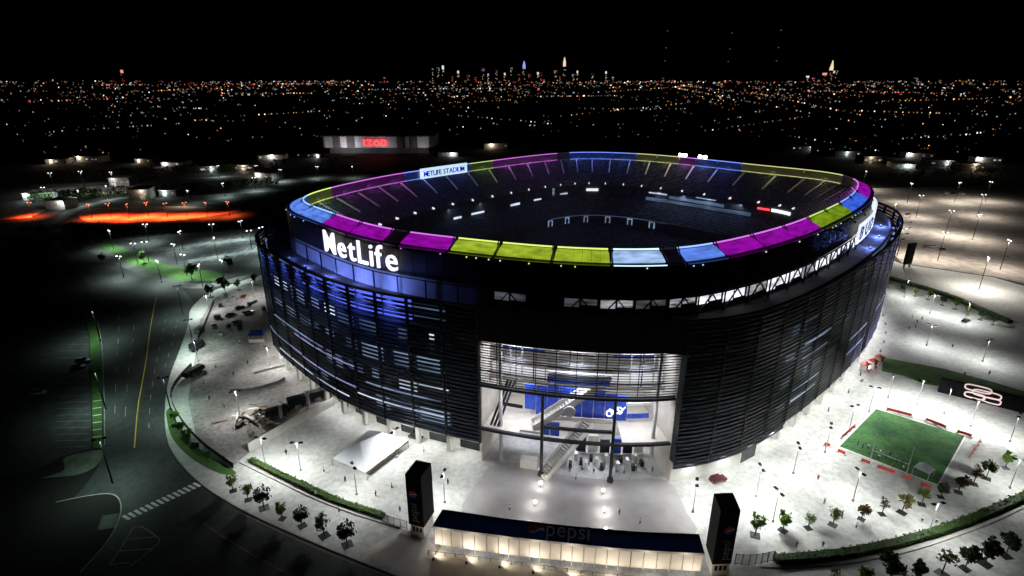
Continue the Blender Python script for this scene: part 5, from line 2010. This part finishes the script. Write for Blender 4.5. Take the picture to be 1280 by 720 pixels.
rows += [((700, 150), (860, 132), 26, 'amber', 0.4), ((880, 170), (1010, 150), 22, 'warm', 0.4), ((1060, 185), (1235, 172), 24, 'white', 0.5), ((60, 172), (230, 160), 24, 'white', 0.5), ((300, 150), (420, 142), 20, 'warm', 0.5), ((560, 148), (690, 160), 20, 'teal', 0.5), ((560, 132), (640, 128), 18, 'amber', 0.5), ((1100, 130), (1235, 126), 26, 'amber', 0.4), ((40, 131), (160, 126), 22, 'red', 0.4), ((980, 176), (1110, 200), 18, 'white', 0.5)]
for i, (a, c, n, colr, jit) in enumerate(rows):
    b = MB()
    A_, C2 = G(*a), G(*c)
    for j in range(n):
        p = A_.lerp(C2, (j + rd.random() * 0.9) / n)
        if rd.random() < 0.15:
            continue
        px = p.length / 560
        sz = px * rd.uniform(0.22, 0.5)
        q = rd.choices(['low', 'mid', 'high'], [3, 3, 1.2])[0]
        cc = colr if rd.random() < 0.72 else rd.choice(['warm', 'white', 'amber'])
        b.box(p.x - sz * 0.2, p.x + sz * 0.2, p.y - 0.3, p.y + 0.3, GZ, 9, 0)
        lamp_quad(b, (p.x, p.y - 0.6 - rd.random() * jit * 30, 9 + sz), sz, sz, f'city_{cc}_{q}')
    o = b.build('avenue_lamps', mats_b, None)
    tag(o, f'line of tiny {colr} street lamps along a far avenue', 'street lamps', kind='stuff')

# ------------------------------------------------------------------ skyline
def tower(px, D, top_px, wpx, crown, label, spire=0.0, dim=False, step=True):
    p = G(px, 110, 0)
    x = (px - 640) / 700 * (D * math.cos(PITCH) + CAM_H * math.sin(PITCH))
    # height from the sight line to the top
    dep = PITCH - math.atan((360 - top_px) / 700)
    H_ = CAM_H - D * math.tan(dep)
    w = wpx * D / 700
    t = thing('skyscraper', label, 'skyscraper', (x, D, 0), 0, 'towers of the far skyline')
    b = MB()
    hb = H_ * (0.72 if step else 0.92)
    b.box(-w / 2, w / 2, 0, w, 0, hb)
    if step:
        b.box(-w * 0.34, w * 0.34, w * 0.15, w * 0.8, hb, H_ * 0.92)
    b.build('shaft', 'tower_stone', t)
    c = MB()
    ch = H_ * 0.92
    cw = w * (0.34 if step else 0.5)
    c.box(-cw * 1.04, cw * 1.04, w * 0.12, w * 0.82, ch * (0.8 if not dim else 0.93), ch + 1)
    if spire:
        c.hexa([(-cw, w * .2, ch + 1), (cw, w * .2, ch + 1), (cw, w * .7, ch + 1), (-cw, w * .7, ch + 1), (-cw * .25, w * .4, ch + spire), (cw * .25, w * .4, ch + spire), (cw * .25, w * .5, ch + spire), (-cw * .25, w * .5, ch + spire)])
    c.build('lit_crown', ('crowndim_' if dim else 'crown_') + crown, t)
    c = MB()
    for i in range(5):
        zz = hb * rd.uniform(0.25, 0.95)
        xx = rd.uniform(-0.35, 0.35) * w
        sz = D / 560 * 0.3
        c.quad((xx - sz, -0.6, zz), (xx + sz, -0.6, zz), (xx + sz, -0.6, zz + sz * 2), (xx - sz, -0.6, zz + sz * 2))
    c.build('lit_window', 'city_red_mid' if crown == 'rose' else 'city_warm_mid', t)
    return t


CAT = {'warm': 'warm white', 'cold': 'cold white', 'blue': 'blue', 'rose': 'reddish', 'violet': 'violet'}
tower(655, 9800, 79, 4.5, 'blue', 'slender skyscraper with a blue lit spire on the far skyline', 60)
tower(705, 9600, 75, 4.2, 'warm', 'tallest uptown skyscraper with a bright warm white pointed crown', 70)
tower(1037, 10500, 82, 4.2, 'warm', 'tall tapering skyscraper with a bright spire at the right of the skyline', 110)
tower(1030, 10400, 90, 5, 'rose', 'reddish lit tower just left of the tall right skyscraper')
tower(1043, 10300, 87, 4, 'warm', 'bright block tower just right of the tall right skyscraper', 0, False, False)
tower(1009, 10200, 94, 3.5, 'cold', 'isolated cold white tower left of the right cluster', 0)
tower(1145, 11000, 97, 4, 'warm', 'small dim tower at the far right of the skyline', 0, True)
tk = [(541, 84, 'cold'), (548, 83, 'cold'), (554, 80, 'cold'), (573, 87, 'warm'), (585, 93, 'rose'), (604, 84, 'violet'), (610, 91, 'violet'), (620, 86, 'cold'), (631, 90, 'warm'), (639, 83, 'cold'), (648, 92, 'rose'), (662, 92, 'rose'), (672, 89, 'warm'), (676, 90, 'rose'),
      (676, 90, 'warm'), (694, 87, 'warm'), (699, 95, 'rose'), (717, 92, 'cold'), (721, 87, 'warm'), (740, 91, 'warm'), (757, 88, 'cold'), (766, 96, 'warm'), (594, 96, 'rose'), (565, 95, 'rose'), (480, 96, 'rose'), (155, 86, 'rose'), (828, 97, 'warm'), (1017, 97, 'rose')]
seen = {}
for i, (u, v, c) in enumerate(sorted(tk)):
    j = seen.get(c, 0)
    seen[c] = j + 1
    tower(u + 0.3 * (i % 3), 9300 + 90 * i, v, rd.uniform(2.0, 3.2), c, f'{ORD[j]} tower with a {CAT[c]} crown, counted from the left across the skyline', 0, i % 3 == 2, i % 2 == 0)
# radio masts with warning lights
for i, (u, D, h) in enumerate([(828, 5200, 470), (906, 5600, 480), (965, 5000, 460)]):
    x = (u - 640) / 700 * (D * math.cos(PITCH) + CAM_H * math.sin(PITCH))
    t = thing('radio_mast', f'{ORD[i]} of three thin radio masts with faint lights above the horizon', 'radio mast', (x, D, 0), 0, 'radio masts above the skyline')
    MB().tube((0, 0, 0), (0, 0, h), 3, 1, 5).build('lattice', 'dark_steel', t)
    for z in (h, h * 0.72, h * 0.5):
        MB().box(-3.2, 3.2, -3.2, 3.2, z - 3, z + 3).build('warning_light', 'city_warm_low', t)
